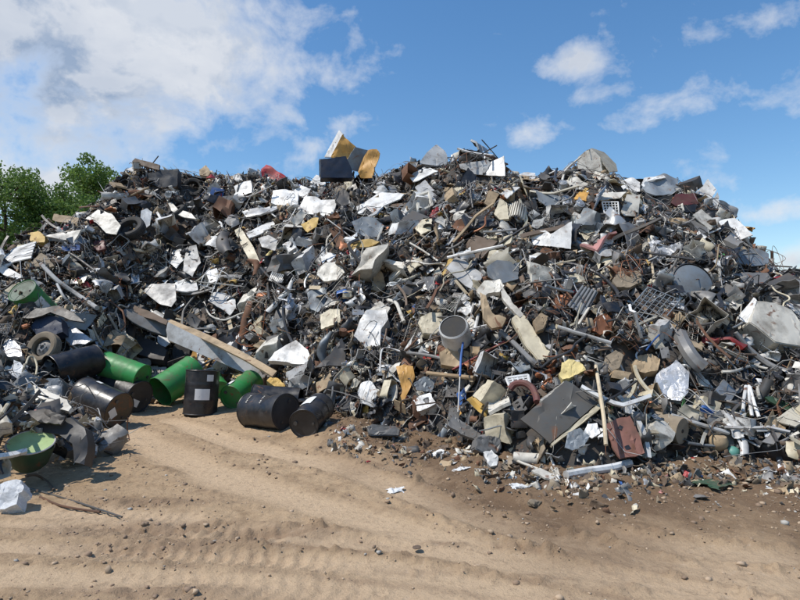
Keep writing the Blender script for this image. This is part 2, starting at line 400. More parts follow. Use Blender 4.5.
def p_rack(g):
    m = M(); w, h = g.uniform(.7, 1), g.uniform(.4, .7); n = g.integers(7, 13); r = .006; o = g.uniform(0, 99)
    def wp(P): P = np.array(P); P[:, 2] += .12 * vnoise(P[:, 0] * 2 + o, P[:, 1] * 2); return P
    for i in range(n + 1):
        x = -w / 2 + w * i / n; m.add(*tube(wp([(x, y, 0) for y in np.linspace(-h / 2, h / 2, 6)]), r, 5))
    for y in (-h / 2, 0, h / 2): m.add(*tube(wp([(x, y, .006) for x in np.linspace(-w / 2, w / 2, 8)]), r * 1.6, 5))
    return to_mesh('wire_rack', m.v, m.f)
def p_machine(g):
    m = M(); r = g.uniform(.16, .26); L = g.uniform(.35, .6)
    v, f = lathe([(0, -L / 2 - .03), (r * .5, -L / 2 - .03), (r * .6, -L / 2), (r, -L / 2), (r * 1.08, -L / 2 + .01), (r * 1.08, -L / 2 + .05), (r, -L / 2 + .06)] +
                 [(r * (1 + .05 * (k % 2)), -L / 2 + .08 + (L - .16) * k / 12) for k in range(13)] + [(r, L / 2 - .05), (r * 1.1, L / 2 - .04), (r * 1.1, L / 2), (r * .7, L / 2 + .01), (r * .3, L / 2 + .08), (.03, L / 2 + .08), (.03, L / 2 + .2), (0, L / 2 + .2)], 18, 'x'); m.add(v, f)
    m.add(*box((g.uniform(-.1, .1), 0, -r - .02), (L * .8, r * 1.8, .05))); m.add(*box((g.uniform(-.1, .1), r * .9, r * .4), (L * .4, .14, .16)))
    P = smoothpath([(0, r, r * .4), (.1, r + .15, r * .6), (.3, r + .1, .1), (.4, r - .1, -.2)], 5); m.add(*tube(P, .012, 5))
    for k in range(4): v, f = lathe([(0, .03), (.02, .03), (.02, -.02)], 6, o=(0, 0, 0)); v = np.array(v) + [L * .3 * (1 if k % 2 else -1), r * .8 * (1 if k > 1 else -1), -r]; m.add(v, f)
    V = np.array(m.v); V[:, 2] *= g.uniform(.7, 1.1); V[:, 1] *= g.uniform(.7, 1.2); return to_mesh('machine_part', V, m.f)
def p_coil(g):
    n = g.integers(4, 9); r = g.uniform(.12, .22); P = [(r * math.cos(a) * (1 + .1 * math.sin(a * .37)), r * math.sin(a), .9 * (a / (n * 6.28) - .5) * g.uniform(.98, 1.02)) for a in np.linspace(0, n * 2 * math.pi, n * 14)]
    return to_mesh('coil_spring', *tube(P, .014, 6))
def p_tub(g):
    w, d, h = g.uniform(.5, .8), g.uniform(.4, .6), g.uniform(.3, .5); v = []; f = []; k = 20; o = g.uniform(0, 99)
    rows = [(.0, 0), (.8, 0), (.85, .05), (.95, .6), (1, 1), (1.07, 1), (1.07, .95)]
    for (s, z) in rows:
        for i in range(k):
            a = 2 * math.pi * i / k; c, q = math.cos(a), math.sin(a); e = .35
            v.append((np.sign(c) * abs(c) ** e * w / 2 * s, np.sign(q) * abs(q) ** e * d / 2 * s, z * h))
    for i in range(len(rows) - 1):
        for j in range(k): f.append((i * k + j, i * k + (j + 1) % k, (i + 1) * k + (j + 1) % k, (i + 1) * k + j))
    v = np.array(v); v += np.stack([vnoise(v[:, 0] * 3 + o + 5 * q, v[:, 1] * 3, v[:, 2] * 3) for q in range(3)], -1) * .08
    return to_mesh('plastic_tub', v, f, solid=.01)
def p_chunk(g):
    bm = bmesh.new(); bmesh.ops.create_icosphere(bm, subdivisions=3, radius=.4); o = g.uniform(0, 99)
    v = np.array([x.co[:] for x in bm.verts]); k = np.max(np.abs(v), 1, keepdims=True); v = v * (.4 / k) * .5 + v * .5
    v *= np.array([1, g.uniform(.5, .9), g.uniform(.25, .6)]); v += (np.stack([fbm(v[:, 0] * 3 + o + 5 * q, v[:, 1] * 3, v[:, 2] * 3 + .1, 4) for q in range(3)], -1)) * .09
    for a, b in zip(bm.verts, v): a.co = b
    me = bpy.data.meshes.new('broken_chunk'); bm.to_mesh(me); bm.free(); me.set_sharp_from_angle(angle=R(30)); return me
def p_fender(g):
    """long curved panel: bumper, fender, duct half"""
    w = g.uniform(.18, .4); nx, ny = 14, 9; bend = g.uniform(-.9, .9); v = []; o = g.uniform(0, 99)
    for i in range(nx):
        u = i / (nx - 1) - .5
        for j in range(ny):
            a = (j / (ny - 1) - .5) * 2.6; r = w / 2 * (1 - .5 * abs(u) ** 1.5)
            v.append((u, math.sin(a) * r + bend * u * u, math.cos(a) * r * .8 + .2 * bend * u))
    v = np.array(v); v += np.stack([vnoise(v[:, 0] * 4 + o + 5 * q, v[:, 1] * 4, v[:, 2] * 4) for q in range(3)], -1) * .05
    f = [(i * ny + j, (i + 1) * ny + j, (i + 1) * ny + j + 1, i * ny + j + 1) for i in range(nx - 1) for j in range(ny - 1) if g.random() > .02]
    v, f = clean(v, f); return to_mesh('curved_panel', v - v.mean(0), f, solid=.008)
def p_frame(g):
    """tubular frame: chair, rack, bicycle-like"""
    m = M(); r = .014; w, h = g.uniform(.4, .6), g.uniform(.7, 1)
    L = smoothpath([(-w / 2, -h / 2, 0), (-w / 2, -h / 4, .02), (-w / 2, h / 3, 0), (-w / 2 + .08, h / 2, 0), (w / 2 - .08, h / 2, 0), (w / 2, h / 3, 0), (w / 2, -h / 4, .02), (w / 2 + .05, -h / 2, .1)], 5)
    o = g.uniform(0, 99); wob = lambda P: np.array(P) + np.stack([vnoise(np.array(P)[:, 0] * 2 + o + q * 7, np.array(P)[:, 1] * 2, np.array(P)[:, 2] * 2 + .01) for q in range(3)], -1) * .08
    m.add(*tube(wob(L), r, 6)); m.add(*tube(wob(L * [1, .8, 1] + [0, -.1, .35]), r, 6))
    for (x, y) in ((-w / 2, -h / 4), (w / 2, -h / 4), (-w / 2, h / 4), (w / 2, h / 4)): m.add(*tube(wob([(x, y, q) for q in np.linspace(-.03, .38, 5)]), r * .9, 6))
    m.add(*tube(wob([(x, -h / 4, 0) for x in np.linspace(-w / 2, w / 2, 5)]), r * .9, 6)); return to_mesh('tubular_structure', m.v, m.f)
def protos(fn, n, s0): return [fn(np.random.default_rng(s0 + i)) for i in range(n)]
# kind: (meshes, count, (size lo, hi), palette, pose, group phrase, category, noun, states)
PAL = dict(
    sheet=dict(white=12, offwhite=17, lightgrey=10, galvanised=9, grey=12, bluegrey=5, darkgrey=19, black=21, cream=10, tan=6, greige=7, rust=4, brown=7, blue=1.0, red=.9, maroon=1, green=.15, yellow=1.2, orange=.8, teal=.4, pink=.6),
    dark=dict(darkgrey=26, black=26, grey=14, bluegrey=6, rust=8, brown=8, lightgrey=5, galvanised=5, maroon=1),
    mix=dict(white=6, offwhite=5, lightgrey=8, galvanised=9, grey=14, darkgrey=22, black=20, rust=6, brown=8, cream=6, tan=5, greige=5, copper=1.2, blue=.8, red=.8))
def pick(g, pal):
    k = list(pal); w = np.array([pal[q] for q in k], float); return k[g.choice(len(k), p=w / w.sum())]
KINDS = [
    ('scrap_sheet', protos(p_sheet, 26, 100), 230, (.32, .95), PAL['sheet'], 'flat', 'loose sheet metal panels in the scrap heap', 'metal sheet', 'sheet metal panel'),
    ('flanged_sheet', protos(p_flange, 18, 250), 150, (.35, .9), PAL['sheet'], 'flat', 'appliance sides with turned edges in the scrap heap', 'appliance side', 'edged appliance side'),
    ('steel_plate', protos(p_plate, 12, 200), 130, (.25, .65), PAL['mix'], 'flat', 'flat steel plates in the scrap heap', 'metal plate', 'steel plate'),
    ('body_sheet', protos(p_fender, 12, 300), 80, (.45, 1.05), PAL['sheet'], 'flat', 'curved body panels in the scrap heap', 'body panel', 'curved panel'),
    ('appliance_casing', protos(p_casing, 12, 400), 125, (.4, 1.0), dict(white=14, offwhite=10, lightgrey=10, grey=9, darkgrey=12, black=10, cream=5, tan=3, bluegrey=4, rust=3), 'any', 'crushed appliance casings in the scrap heap', 'appliance casing', 'appliance casing'),
    ('steel_pipe', protos(p_pipe, 8, 500), 160, (.4, 1.5), PAL['mix'], 'long', 'straight pipes and rods in the scrap heap', 'pipe', 'pipe'),
    ('bent_tube', protos(p_bent, 14, 600), 145, (.4, 1.2), PAL['mix'], 'long', 'bent tubes in the scrap heap', 'tube', 'bent tube'),
    ('tangled_wire', protos(p_wire, 14, 700), 135, (.5, 1.2), dict(black=22, darkgrey=14, lightgrey=8, offwhite=6, copper=3, rust=4, grey=10), 'flat', 'wire tangles in the scrap heap', 'wire', 'tangle of wire'),
    ('steel_channel', protos(p_channel, 16, 800), 185, (.4, 1.4), PAL['mix'], 'long', 'steel channels in the scrap heap', 'metal channel', 'steel channel'),
    ('corrugated_sheet', protos(p_corr, 5, 900), 22, (.4, .8), dict(galvanised=10, lightgrey=8, grey=5, white=4), 'flat', 'corrugated sheets in the scrap heap', 'corrugated sheet', 'corrugated sheet'),
    ('dented_can', protos(p_can, 8, 1000), 46, (.3, .65), dict(black=8, darkgrey=8, grey=6, white=5, galvanised=6, offwhite=4, rust=4, blue=1, green=.7, red=.6), 'any', 'dented cans and tanks in the scrap heap', 'can', 'dented can'),
    ('wooden_board', protos(p_board, 6, 1100), 30, (.35, 1.0), dict(wood=8, palewood=6, brown=6), 'long', 'wooden boards in the scrap heap', 'board', 'wooden board'),
    ('plastic_sheet', protos(p_film, 7, 1200), 42, (.3, .7), dict(film=6, black=6, silverfilm=3, paper=4), 'flat', 'crinkled plastic sheets in the scrap heap', 'plastic sheet', 'crinkled plastic sheet'),
    ('wire_rack', protos(p_rack, 6, 1300), 30, (.4, .8), dict(offwhite=6, lightgrey=6, darkgrey=5, rust=2), 'flat', 'bent wire racks in the scrap heap', 'wire rack', 'wire rack'),
    ('machine_part', protos(p_machine, 8, 1400), 150, (.22, .5), dict(darkgrey=12, black=12, grey=10, galvanised=8, rust=6, brown=4, lightgrey=4, copper=2), 'any', 'motors and machine parts in the scrap heap', 'machine part', 'machine part'),
    ('coil_spring', protos(p_coil, 4, 1500), 26, (.25, .55), PAL['dark'], 'any', 'coil springs in the scrap heap', 'spring', 'coil spring'),
    ('plastic_tub', protos(p_tub, 5, 1600), 34, (.35, .7), dict(black=6, white=4, blue=1.5, grey=5, darkgrey=5, red=.8, cream=2), 'any', 'plastic tubs in the scrap heap', 'tub', 'plastic tub'),
    ('broken_chunk', protos(p_chunk, 7, 1700), 45, (.18, .4), dict(cream=5, tan=5, dust=6, brown=8, darkgrey=8, foam=1.2, offwhite=3), 'any', 'broken chunks in the scrap heap', 'chunk', 'broken chunk'),
    ('tubular_structure', protos(p_frame, 6, 1800), 42, (.5, .95), dict(black=8, darkgrey=6, lightgrey=6, white=3, bluegrey=3, rust=3, red=.5), 'any', 'bent tubular frames in the scrap heap', 'metal frame', 'tubular frame'),
]
# ------------------------------------------------------------------ things one can single out, traced, each at its own place and real size
MASK = np.full((600, 800), 1e9)         # distance of the traced things, so that loose scrap does not bury them
LAND = []                                # (px, py, short name)
def fill_mask(poly, t, shrink=1.0):
    p = np.array(poly, float); c = p.mean(0); p = c + (p - c) * shrink
    x0, y0 = np.floor(p.min(0)).astype(int); x1, y1 = np.ceil(p.max(0)).astype(int)
    for y in range(max(0, y0), min(599, y1) + 1):
        for x in range(max(0, x0), min(799, x1) + 1):
            ins = False; j = len(p) - 1
            for i in range(len(p)):
                if (p[i][1] > y) != (p[j][1] > y) and x < (p[j][0] - p[i][0]) * (y - p[i][1]) / (p[j][1] - p[i][1]) + p[i][0]: ins = not ins
                j = i
            if ins: MASK[y, x] = min(MASK[y, x], t)
def nvec(yaw, tilt):
    y, t = R(yaw), R(tilt); return np.array([math.sin(y) * math.cos(t), -math.cos(y) * math.cos(t), math.sin(t)])
def ps(s): return [tuple(float(q) for q in p.split(',')) for p in s.split()]
def plane_pts(poly, A, n):
    out = []
    for (x, y) in poly:
        r = ray(x, y); den = r @ n
        if abs(den) < .12: den = -.12
        out.append(CAM + r * (((A - CAM) @ n) / den))
    return out
def prism(poly, A, n, thick, crum, seed, edge=True):
    P = plane_pts(poly, A, n); bm = bmesh.new()
    vs = [bm.verts.new(Vector(p - A)) for p in P]; bm.faces.new(vs)
    size = max(np.linalg.norm(p - q) for p in P for q in P)
    bmesh.ops.triangulate(bm, faces=bm.faces[:])
    for _ in range(3):
        es = [e for e in bm.edges if e.calc_length() > max(.05, size * .13)]
        if es: bmesh.ops.subdivide_edges(bm, edges=es, cuts=1, use_grid_fill=True); bmesh.ops.triangulate(bm, faces=[f for f in bm.faces if len(f.verts) > 3])
    nv = Vector(n); g = np.random.default_rng(seed)
    if crum:
        co_ = np.array([v.co[:] for v in bm.verts]); e1 = np.cross(n, [0, 0, 1.0]); e1 /= np.linalg.norm(e1) + 1e-6; e2 = np.cross(n, e1)
        u, w = co_ @ e1 / size, co_ @ e2 / size; z = 0
        for _ in range(4):
            a = g.uniform(0, math.pi); z = z + (tri((u * math.cos(a) + w * math.sin(a)) * g.uniform(.8, 2.4) + g.uniform(0, 1)) - .5)
        z = .62 * (z * .5 + .7 * vnoise(u * 5 + seed, w * 5, 0)) * crum * size * .35
        for v, q in zip(bm.verts, z): v.co += nv * float(q)
    for v in bm.verts: v.co += Vector(g.normal(0, .004, 3))
    r = bmesh.ops.extrude_face_region(bm, geom=bm.faces[:]); nw = [x for x in r['geom'] if isinstance(x, bmesh.types.BMVert)]
    for v in nw: v.co -= nv * thick
    bmesh.ops.recalc_face_normals(bm, faces=bm.faces)
    if edge and thick > .06 and crum <= .08:
        bmesh.ops.bevel(bm, geom=[e for e in bm.edges if e.is_manifold and e.calc_face_angle(0) > .8], offset=.012, segments=2, affect='EDGES')
    me = bpy.data.meshes.new('panel'); bm.to_mesh(me); bm.free()
    me.polygons.foreach_set('use_smooth', [True] * len(me.polygons)); me.set_sharp_from_angle(angle=R(22 if crum else 30)); return me
_seed = [5000]
def anchor(polys, A0px, norms, proud, depth=None):
    if depth is None: Pm, t = march(*A0px); t -= proud
    else: t = depth
    r0 = ray(*A0px)
    if 1:
        for _ in range(60):
            A = CAM + r0 * t; bad = 0; n_ = 0
            for poly, n in zip(polys, norms):
                for (x, y), p in zip(poly, plane_pts(poly, A, n)):
                    n_ += 1; bad += p[2] < surf(p[0], p[1]) + .05
            if bad <= n_ * .1: break
            t -= .04
    return CAM + r0 * t, t
def H(name, short, label, cat, parts, px=None, proud=.16, depth=None, group=None, mask=1.0):
    """parts: (part name or '', material, polygon, yaw, tilt, thickness, crumple)"""
    polys = [ps(p[2]) for p in parts]; norms = [nvec(p[3], p[4]) for p in parts]
    allp = np.array([q for p in polys for q in p]); c = tuple(allp.mean(0)) if px is None else px
    A, t = anchor(polys, c, norms, proud, depth)
    root = None
    if len(parts) > 1: root = empty(name, A, label, cat, group)
    for i, (pn, mt, _, yaw, tilt, th, cr) in enumerate(parts):
        _seed[0] += 1; me = prism(polys[i], A, norms[i], th, cr, _seed[0])
        if root: link(pn, me, MT[mt], root)
        else: o = link(name, me, MT[mt], None, label, cat, group); o.location = A
        if mask: fill_mask(polys[i], t, .93 * mask)
    if short: LAND.append((allp[:, 0].mean(), allp[:, 1].mean(), short))
    return root
def S(name, short, label, cat, mat, poly, yaw=-15, tilt=45, th=.012, cr=.12, **k): return H(name, short, label, cat, [('', mat, poly, yaw, tilt, th, cr)], **k)
def T(name, short, label, cat, mat, pts, r=.02, proud=.2, prof=None, closed=False, depth=None, ends=None):
    """a rod, tube or cable through photo points; each point may carry its own extra distance as a third number"""
    P = []
    for q in pts.split():
        q = [float(x) for x in q.split(',')]; Pm, t = march(q[0], q[1])
        if depth is not None: t = depth
        t = t - proud + (q[2] if len(q) > 2 else 0); P.append(CAM + ray(q[0], q[1]) * t)
    P = np.array(P); A = P.mean(0)
    # keep it from following every bump: blend depths to a straight line for two-point rods
    if len(P) > 2: P = smoothpath(P, 6)
    v, f = sweep(P - A, prof or circ(r, 8)); o = link(name, to_mesh(name, v, f), MT[mat], None, label, cat); o.location = A
    if r >= .015:
        for p, p2 in zip(P[:-1], P[1:]):
            for u in np.linspace(0, 1, 12):
                a_, b_, t_ = project(p * (1 - u) + p2 * u); w_ = r * F_PX / t_ + .5
                for yy in range(int(b_ - w_), int(b_ + w_) + 1):
                    for xx in range(int(a_ - w_), int(a_ + w_) + 1):
                        if 0 <= xx < 800 and 0 <= yy < 600: MASK[yy, xx] = min(MASK[yy, xx], t_)
    if short: c = project(A); LAND.append((c[0], c[1], short))
    return o
def basis(axis, roll=0.0):
    z = Vector(axis).normalized(); q = z.to_track_quat('Z', 'Y'); return q @ Quaternion((0, 0, 1), roll)

# ---- oil drums
def patch(r, a0, a1, z0, z1, n=8, off=.004):
    m = M(); v = []
    for rr in (r + off, r + off + .003):
        for i in range(n + 1):
            a = a0 + (a1 - a0) * i / n
            for z in (z0, z1): v.append((rr * math.cos(a), rr * math.sin(a), z))
    k = 2 * (n + 1); f = []
    for i in range(n): a = 2 * i; f += [(k + a, k + a + 2, k + a + 3, k + a + 1), (a, a + 1, a + 3, a + 2)]
    m.add(v, f); return m
def rest(px, py, h):
    """distance at which a point seen at (px, py) is h above the ground"""
    P = CAM[None] + _T[:, None] * ray(px, py)[None]; k = np.nonzero(P[:, 2] - gbank(P[:, 0], P[:, 1]) <= h)[0]; return float(_T[k[0]]) if len(k) else 12.0
def drum(short, label, pA, dA, pB, dB, body, lid, r=.285, L=.87, open_A=False, labels=(), dent=.009, roll=0.0, squash=0, open_B=False, lidlabel=False, seed=1, marks=()):
    """axis from end A to end B, both given as (px, py) and distance; labels: (angle, half width, z0, z1)"""
    if dA is None: dA = rest(*pA, r)
    if dB is None: dB = rest(*pB, r)
    A = CAM + ray(*pA) * dA; B = CAM + ray(*pB) * dB; d = B - A; d /= np.linalg.norm(d)
    root = empty('oil_drum', A, label, 'drum', 'oil drums at the foot of the heap'); root.rotation_mode = 'QUATERNION'; root.rotation_quaternion = basis(d, roll)
    g = np.random.default_rng(seed); o = g.uniform(0, 99)
    def dentf(v):
        v = np.array(v); a = vnoise(v[:, 0] * 4 + o, v[:, 1] * 4, v[:, 2] * 3.2); rr = np.hypot(v[:, 0], v[:, 1]) + 1e-6
        sh = 1 + dent * 2.2 * np.minimum(a, .25) - squash * np.exp(-((v[:, 2] - L * .55) / .16) ** 2) * (v[:, 0] > 0) * (v[:, 0] / rr)
        v[:, 0] *= sh; v[:, 1] *= sh; return v
    pr = [(r + .006, 0), (r + .011, .008), (r + .006, .018), (r, .022)]
    for z in np.linspace(.03, L - .03, 27):
        b = .012 * (math.exp(-((z - L / 3) / .011) ** 2) + math.exp(-((z - 2 * L / 3) / .011) ** 2)); pr.append((r + b, z))
    pr += [(r, L - .022), (r + .006, L - .018), (r + .011, L - .008), (r + .006, L)]
    v, f = lathe(pr, 48); bo = link('body', to_mesh('drum_body', dentf(v), f, solid=.004), MT[body], root)
    for side, op in ((0, open_A), (1, open_B)):
        z = .02 if side == 0 else L - .02; s = 1 if side == 0 else -1
        if op:
            continue
        v, f = lathe([(0, z), (r * .5, z), (r * .86, z), (r * .9, z - s * .006), (r - .002, z - s * .006), (r - .002, z + s * .01)], 48)
        ld = link('lid', to_mesh('drum_lid', dentf(v), f, solid=.003), MT[lid], root)
        for (bx, rr_) in ((.62, .03), (-.62, .018)):
            v, f = lathe([(0, z - s * .02), (rr_, z - s * .02), (rr_, z)], 12, o=(bx * r, 0, 0)); link('bung', to_mesh('bung', v, f), MT['darkgrey'], ld)
        if lidlabel and side == 0:
            v, f = box((r * .1, -r * .45, z - .009), (.17, .13, .003)); link('paper_label', to_mesh('paper_label', v, f, smooth=False), MT['paper'], ld)
    loc_ = basis(d, roll).inverted() @ Vector(CAM - A); ca = math.atan2(loc_.y, loc_.x); lu = basis(d, roll).inverted() @ Vector((0, 0, 1)); ua = math.atan2(lu.y, lu.x)
    if ((ua - ca + math.pi) % (2 * math.pi)) - math.pi < 0: sg = -1
    else: sg = 1
    for (a, hw, z0, z1) in labels:
        a = ca + sg * a if a < 50 else ua + (a - 100)
        m = patch(r + .008, a - hw, a + hw, z0, z1); link('paper_label', to_mesh('paper_label', m.v, m.f), MT['paper'], bo)
    for (a, z) in marks:
        for k in range(5):
            m = patch(r + .006, ca + sg * .9 + a * 0 + k * .11, a + k * .11 + .06, z + .004 * (k % 2), z + .03 - .004 * (k % 3), 2); link('stencil_mark', to_mesh('stencil_mark', m.v, m.f), MT['offwhite'], bo)
    a = project(A); b = project(A + d * L); c = ((a[0] + b[0]) / 2, (a[1] + b[1]) / 2); LAND.append((c[0], c[1], short))
    e = np.array([b[0] - a[0], b[1] - a[1]]); l = np.linalg.norm(e) + 1e-6; u = e / l if l > 6 else np.array([1, 0.]); w = np.array([-u[1], u[0]]); rp = r * F_PX / a[2]
    q = [np.array(a[:2]) + w * rp - u * 6, np.array(a[:2]) - w * rp - u * 6, np.array(b[:2]) - w * rp + u * 3, np.array(b[:2]) + w * rp + u * 3]; fill_mask(q, min(a[2], b[2]), 1.0)
    return root
drum('the brown-lidded black drum', 'dusty black steel drum lying with its brown rusty lid facing us', (120, 410), None, (84, 394), 9.9, 'drumblack', 'drumlid', lidlabel=True, roll=1.0, seed=2, labels=[(100.0, .09, .5, .62)])
drum('the black drum wedged behind', 'black drum lying between the brown-lidded drum and the green drums', (140, 397), None, (103, 384), 11.4, 'drumblack', 'black', r=.3, seed=3, lidlabel=True, roll=.4)
drum('the open black drum', 'open black drum on its side left of the green drums, its mouth facing left', (50, 371), 10.4, (82, 363), 10.9, 'drumblack', 'black', open_A=True, seed=4, dent=.03)
drum('the large green drum', 'bright green drum lying mouth to the left above the black drums', (105, 364), 11.3, (146, 379), 11.1, 'green', 'green', r=.25, open_A=True, seed=5)
drum('the upturned green drum', 'green drum tilted up with its dark open end resting on the dirt', (160, 392), None, (187, 374), 12.0, 'green', 'green', r=.31, open_A=True, seed=6)
drum('the standing black drum', 'black drum standing upright on the dirt with two white labels', (200, 414), rest(200, 414, .0), (203, 372), rest(200, 414, .0) + .08, 'drumblack', 'black', r=.305, L=.82, seed=7, roll=0, labels=[(-.05, .42, .28, .48), (-.45, .2, .62, .74)], dent=.005)
drum('the half-hidden green drum', 'green drum mostly hidden behind the standing black drum', (218, 395), 12.0, (212, 386), 12.5, 'green', 'green', seed=8)
drum('the round-lidded green drum', 'green drum lying with its dark green lid facing us beside the standing black drum', (231, 398), None, (249, 384), 11.6, 'green', 'green', r=.24, L=.78, seed=9, roll=.8, labels=[(1.3, .25, .08, .25)])
drum('the long black drum', 'black drum lying side-on with faint white stencil marks, dented at the top', (251, 410), None, (291, 412), None, 'drumblack', 'black', r=.28, L=.9, seed=10, roll=1.1, squash=.2, marks=[(1.0, .2), (1.0, .55)], dent=.012)
drum('the crushed black drum', 'crushed black drum squeezed behind the long black drum', (253, 396), 10.7, (284, 399), 10.7, 'drumblack', 'black', r=.22, squash=.45, dent=.06, seed=11)
drum('the labelled black drum', 'black drum leaning back at the row end with a big white label', (304, 424), None, (323, 404), 9.2, 'drumblack', 'black', r=.215, L=.74, seed=12, labels=[(1.15, .45, .25, .55)], roll=0, dent=.02)
drum('the upper green drum', 'green drum with a dusty green lid and white label at the far left', (22, 290), 11.5, (35, 303), 11.8, 'green', 'darkgreen', r=.27, L=.7, seed=13, labels=[(.3, .35, .2, .5)])

# ---- the skyline
H('plastic_liner', 'the orange and grey liner', 'big orange and grey torn plastic liner with a white edge standing on the skyline', 'liner', [
    ('white_edge', 'white', '324,157 339,130 343,134 331,157', -50, 12, .06, .03), ('orange_side', 'orange', '331,157 342.5,134 350,142 356,147 349,164 336,162', 25, 8, .03, .22),
    ('grey_middle', 'bluegrey', '347,160 355,147 368,150 362,172 349,170', 30, -4, .03, .15), ('orange_flap', 'orange', '358,172 363,157 368,150 377,149 380,153 375,168 372.5,178 360,177', -10, 10, .04, .3)], px=(350, 165), depth=18.3)
H('dark_crate', 'the dark box on the skyline', 'large dark navy open box in front of the orange liner on the skyline', 'box', [
    ('front', 'navy', '321,159 346,156 352,170 353,178 321,178', 12, 5, .4, .03), ('side_edge', 'black', '319,159 321,159 321,178 319,177', -60, 5, .3, 0)], px=(322, 176), depth=17.7)
S('metal_sheet', 'the pyramid-shaped sheet', 'light grey folded sheet forming a small pyramid on the skyline', 'metal sheet', 'lightgrey', '419,163 428,151 437,144 446,153 449,163 436,166', 20, 30, .02, .2, depth=18.0)
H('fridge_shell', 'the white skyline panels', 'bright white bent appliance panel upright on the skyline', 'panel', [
    ('lit_panel', 'white', '484,175 491,162 504,156 505,176', -30, 28, .03, .06), ('shaded_panel', 'lightgrey', '459,164 488,160 491,163 484,175 474,174 461,168', 0, 15, .03, .08)], px=(486, 174), depth=17.6)  # grey of the left panel is its shade put into the paint
S('black_box', 'the black tilted box', 'small black tilted box under the white skyline panels', 'box', 'black', '460,183 468,167 480,179 479,184', 10, 20, .25, .05)
H('cardboard_box', 'the big tan box', 'big crushed greyish tan box standing on the right part of the skyline', 'box', [
    ('front', 'offwhite', '576,171 578,157 587,150 592,149 600,157 603,174 588,178', -12, 15, .03, .05), ('top', 'greige', '587,150 592,148 604,152 616,164 618,171 610,172 600,158 592,149', 35, 35, .02, .04), ('lining', 'cream', '603,174 600,158 610,172 608,178', 30, 0, .03, .1)], px=(600, 160), depth=16.9)
H('freezer', 'the white freezer', 'white freezer carcass with two panels and a dark seam at the right skyline', 'freezer', [
    ('upper_panel', 'white', '699,190 708,179 717,190 706,205', -12, 14, .05, .02), ('lower_panel', 'white', '706.5,207 718,192 721,212 716,226 708,214', -8, 12, .05, .04), ('side', 'white', '697.5,191 699,190 706,205 708,214 704,210', -55, 10, .05, 0)], px=(706, 206), depth=14.9)
S('metal_sheet', 'the pale sheet behind the freezer', 'pale grey curved sheet sticking out behind the freezer', 'metal sheet', 'lightgrey', '718,200 726,202 738,207 737,217 722,218', 25, 15, .02, .25, depth=15.0)
S('metal_sheet', 'the bright white sheet', 'bright white rumpled sheet just below the freezer', 'metal sheet', 'white', '718,222 724,219 735,218 744,226 753,235 738,240 727,233', -25, 42, .02, .12)
S('car_hood', 'the grey hood', 'grey dented hood hanging on the steep right shoulder', 'hood', 'bluegrey', '732,256 739,249 757,249 769,254 768,264 751,266 736,262', 10, 40, .03, .15)
H('scrap_car_body', 'the crushed car body', 'crushed dark grey car body with bent bars near the right skyline', 'car body', [
    ('bonnet', 'bluegrey', '641,190 646,178 663,174 678,178 681,188 672,195 655,198', 0, 40, .03, .35), ('side', 'darkgrey', '641,190 655,198 672,195 680,202 660,208 642,204', -10, 20, .03, .35), ('bumper_strip', 'white', '641,184 644,178 664,175 666,177 648,181 644,187', -10, 35, .03, .08)], px=(657, 196))
S('scrap_car_door', 'the dark red car door', 'dark red car door lying below the right skyline', 'car door', 'maroon', '671,203 676,194 695,193 699,203 688,205 676,206', 5, 30, .05, .08)
S('metal_sheet', 'the black strip under the red door', 'black glossy piece under the dark red car door', 'metal sheet', 'black', '678,206 690,205 697,204 695,212 684,212', 5, 20, .05, .08)
S('metal_sheet', 'the crumpled white cover', 'crumpled shiny white cover beside the crushed car body', 'cover', 'white', '610,189 620,181 632,178 640,182 640,191 628,192 616,192', -20, 45, .02, .22)
S('beige_sheet', 'the beige panel', 'flat beige grey panel standing above the white wire crate', 'panel', 'offwhite', '621,212 627,194 640,195 638,216 624,216', 10, 30, .02, .05)
S('metal_sheet', 'the white strip on top', 'long white strip lying above the beige panel', 'metal sheet', 'offwhite', '596,194 612,192 626,192 620,198 600,200', -10, 50, .02, .08)
S('metal_sheet', '', 'brownish orange plate left of the beige panel', 'metal plate', 'orange', '573,199 580,191 589,192 586,201', 0, 40, .02, .08)
S('roof_plank', 'the plank on the left summit', 'weathered brown plank topping the left summit of the heap', 'plank', 'brown', '132,161 135,158 160,165 159,170 140,165', -10, 30, .05, .03, depth=18.0)
S('black_box', 'the black cavity box', 'black box painting the shaded cavity under the plank on the left summit', 'bin', 'black', '148,174 162,170 178,169 177,186 160,188 150,184', 0, 10, .3, .1)  # black box put in for the shade of the cavity
S('metal_sheet', 'the rusty brown board', 'rusty tan board lying flat at the left skyline before the trees', 'board', 'tan', '54,214 70,216 79,218 77,224 60,222 52,220', -10, 35, .03, .04)
S('metal_sheet', 'the crumpled red sheet', 'crumpled bright red sheet on the skyline left of the dark box', 'metal sheet', 'red', '261,170 266,164 276,171 286,176 284,182 272,180 262,176', 0, 35, .03, .3)
S('wood_crate', '', 'tan wooden crate side near the left end of the skyline', 'crate', 'tan', '199,170 206,165 211,172 208,176 200,175', 0, 30, .1, .1)
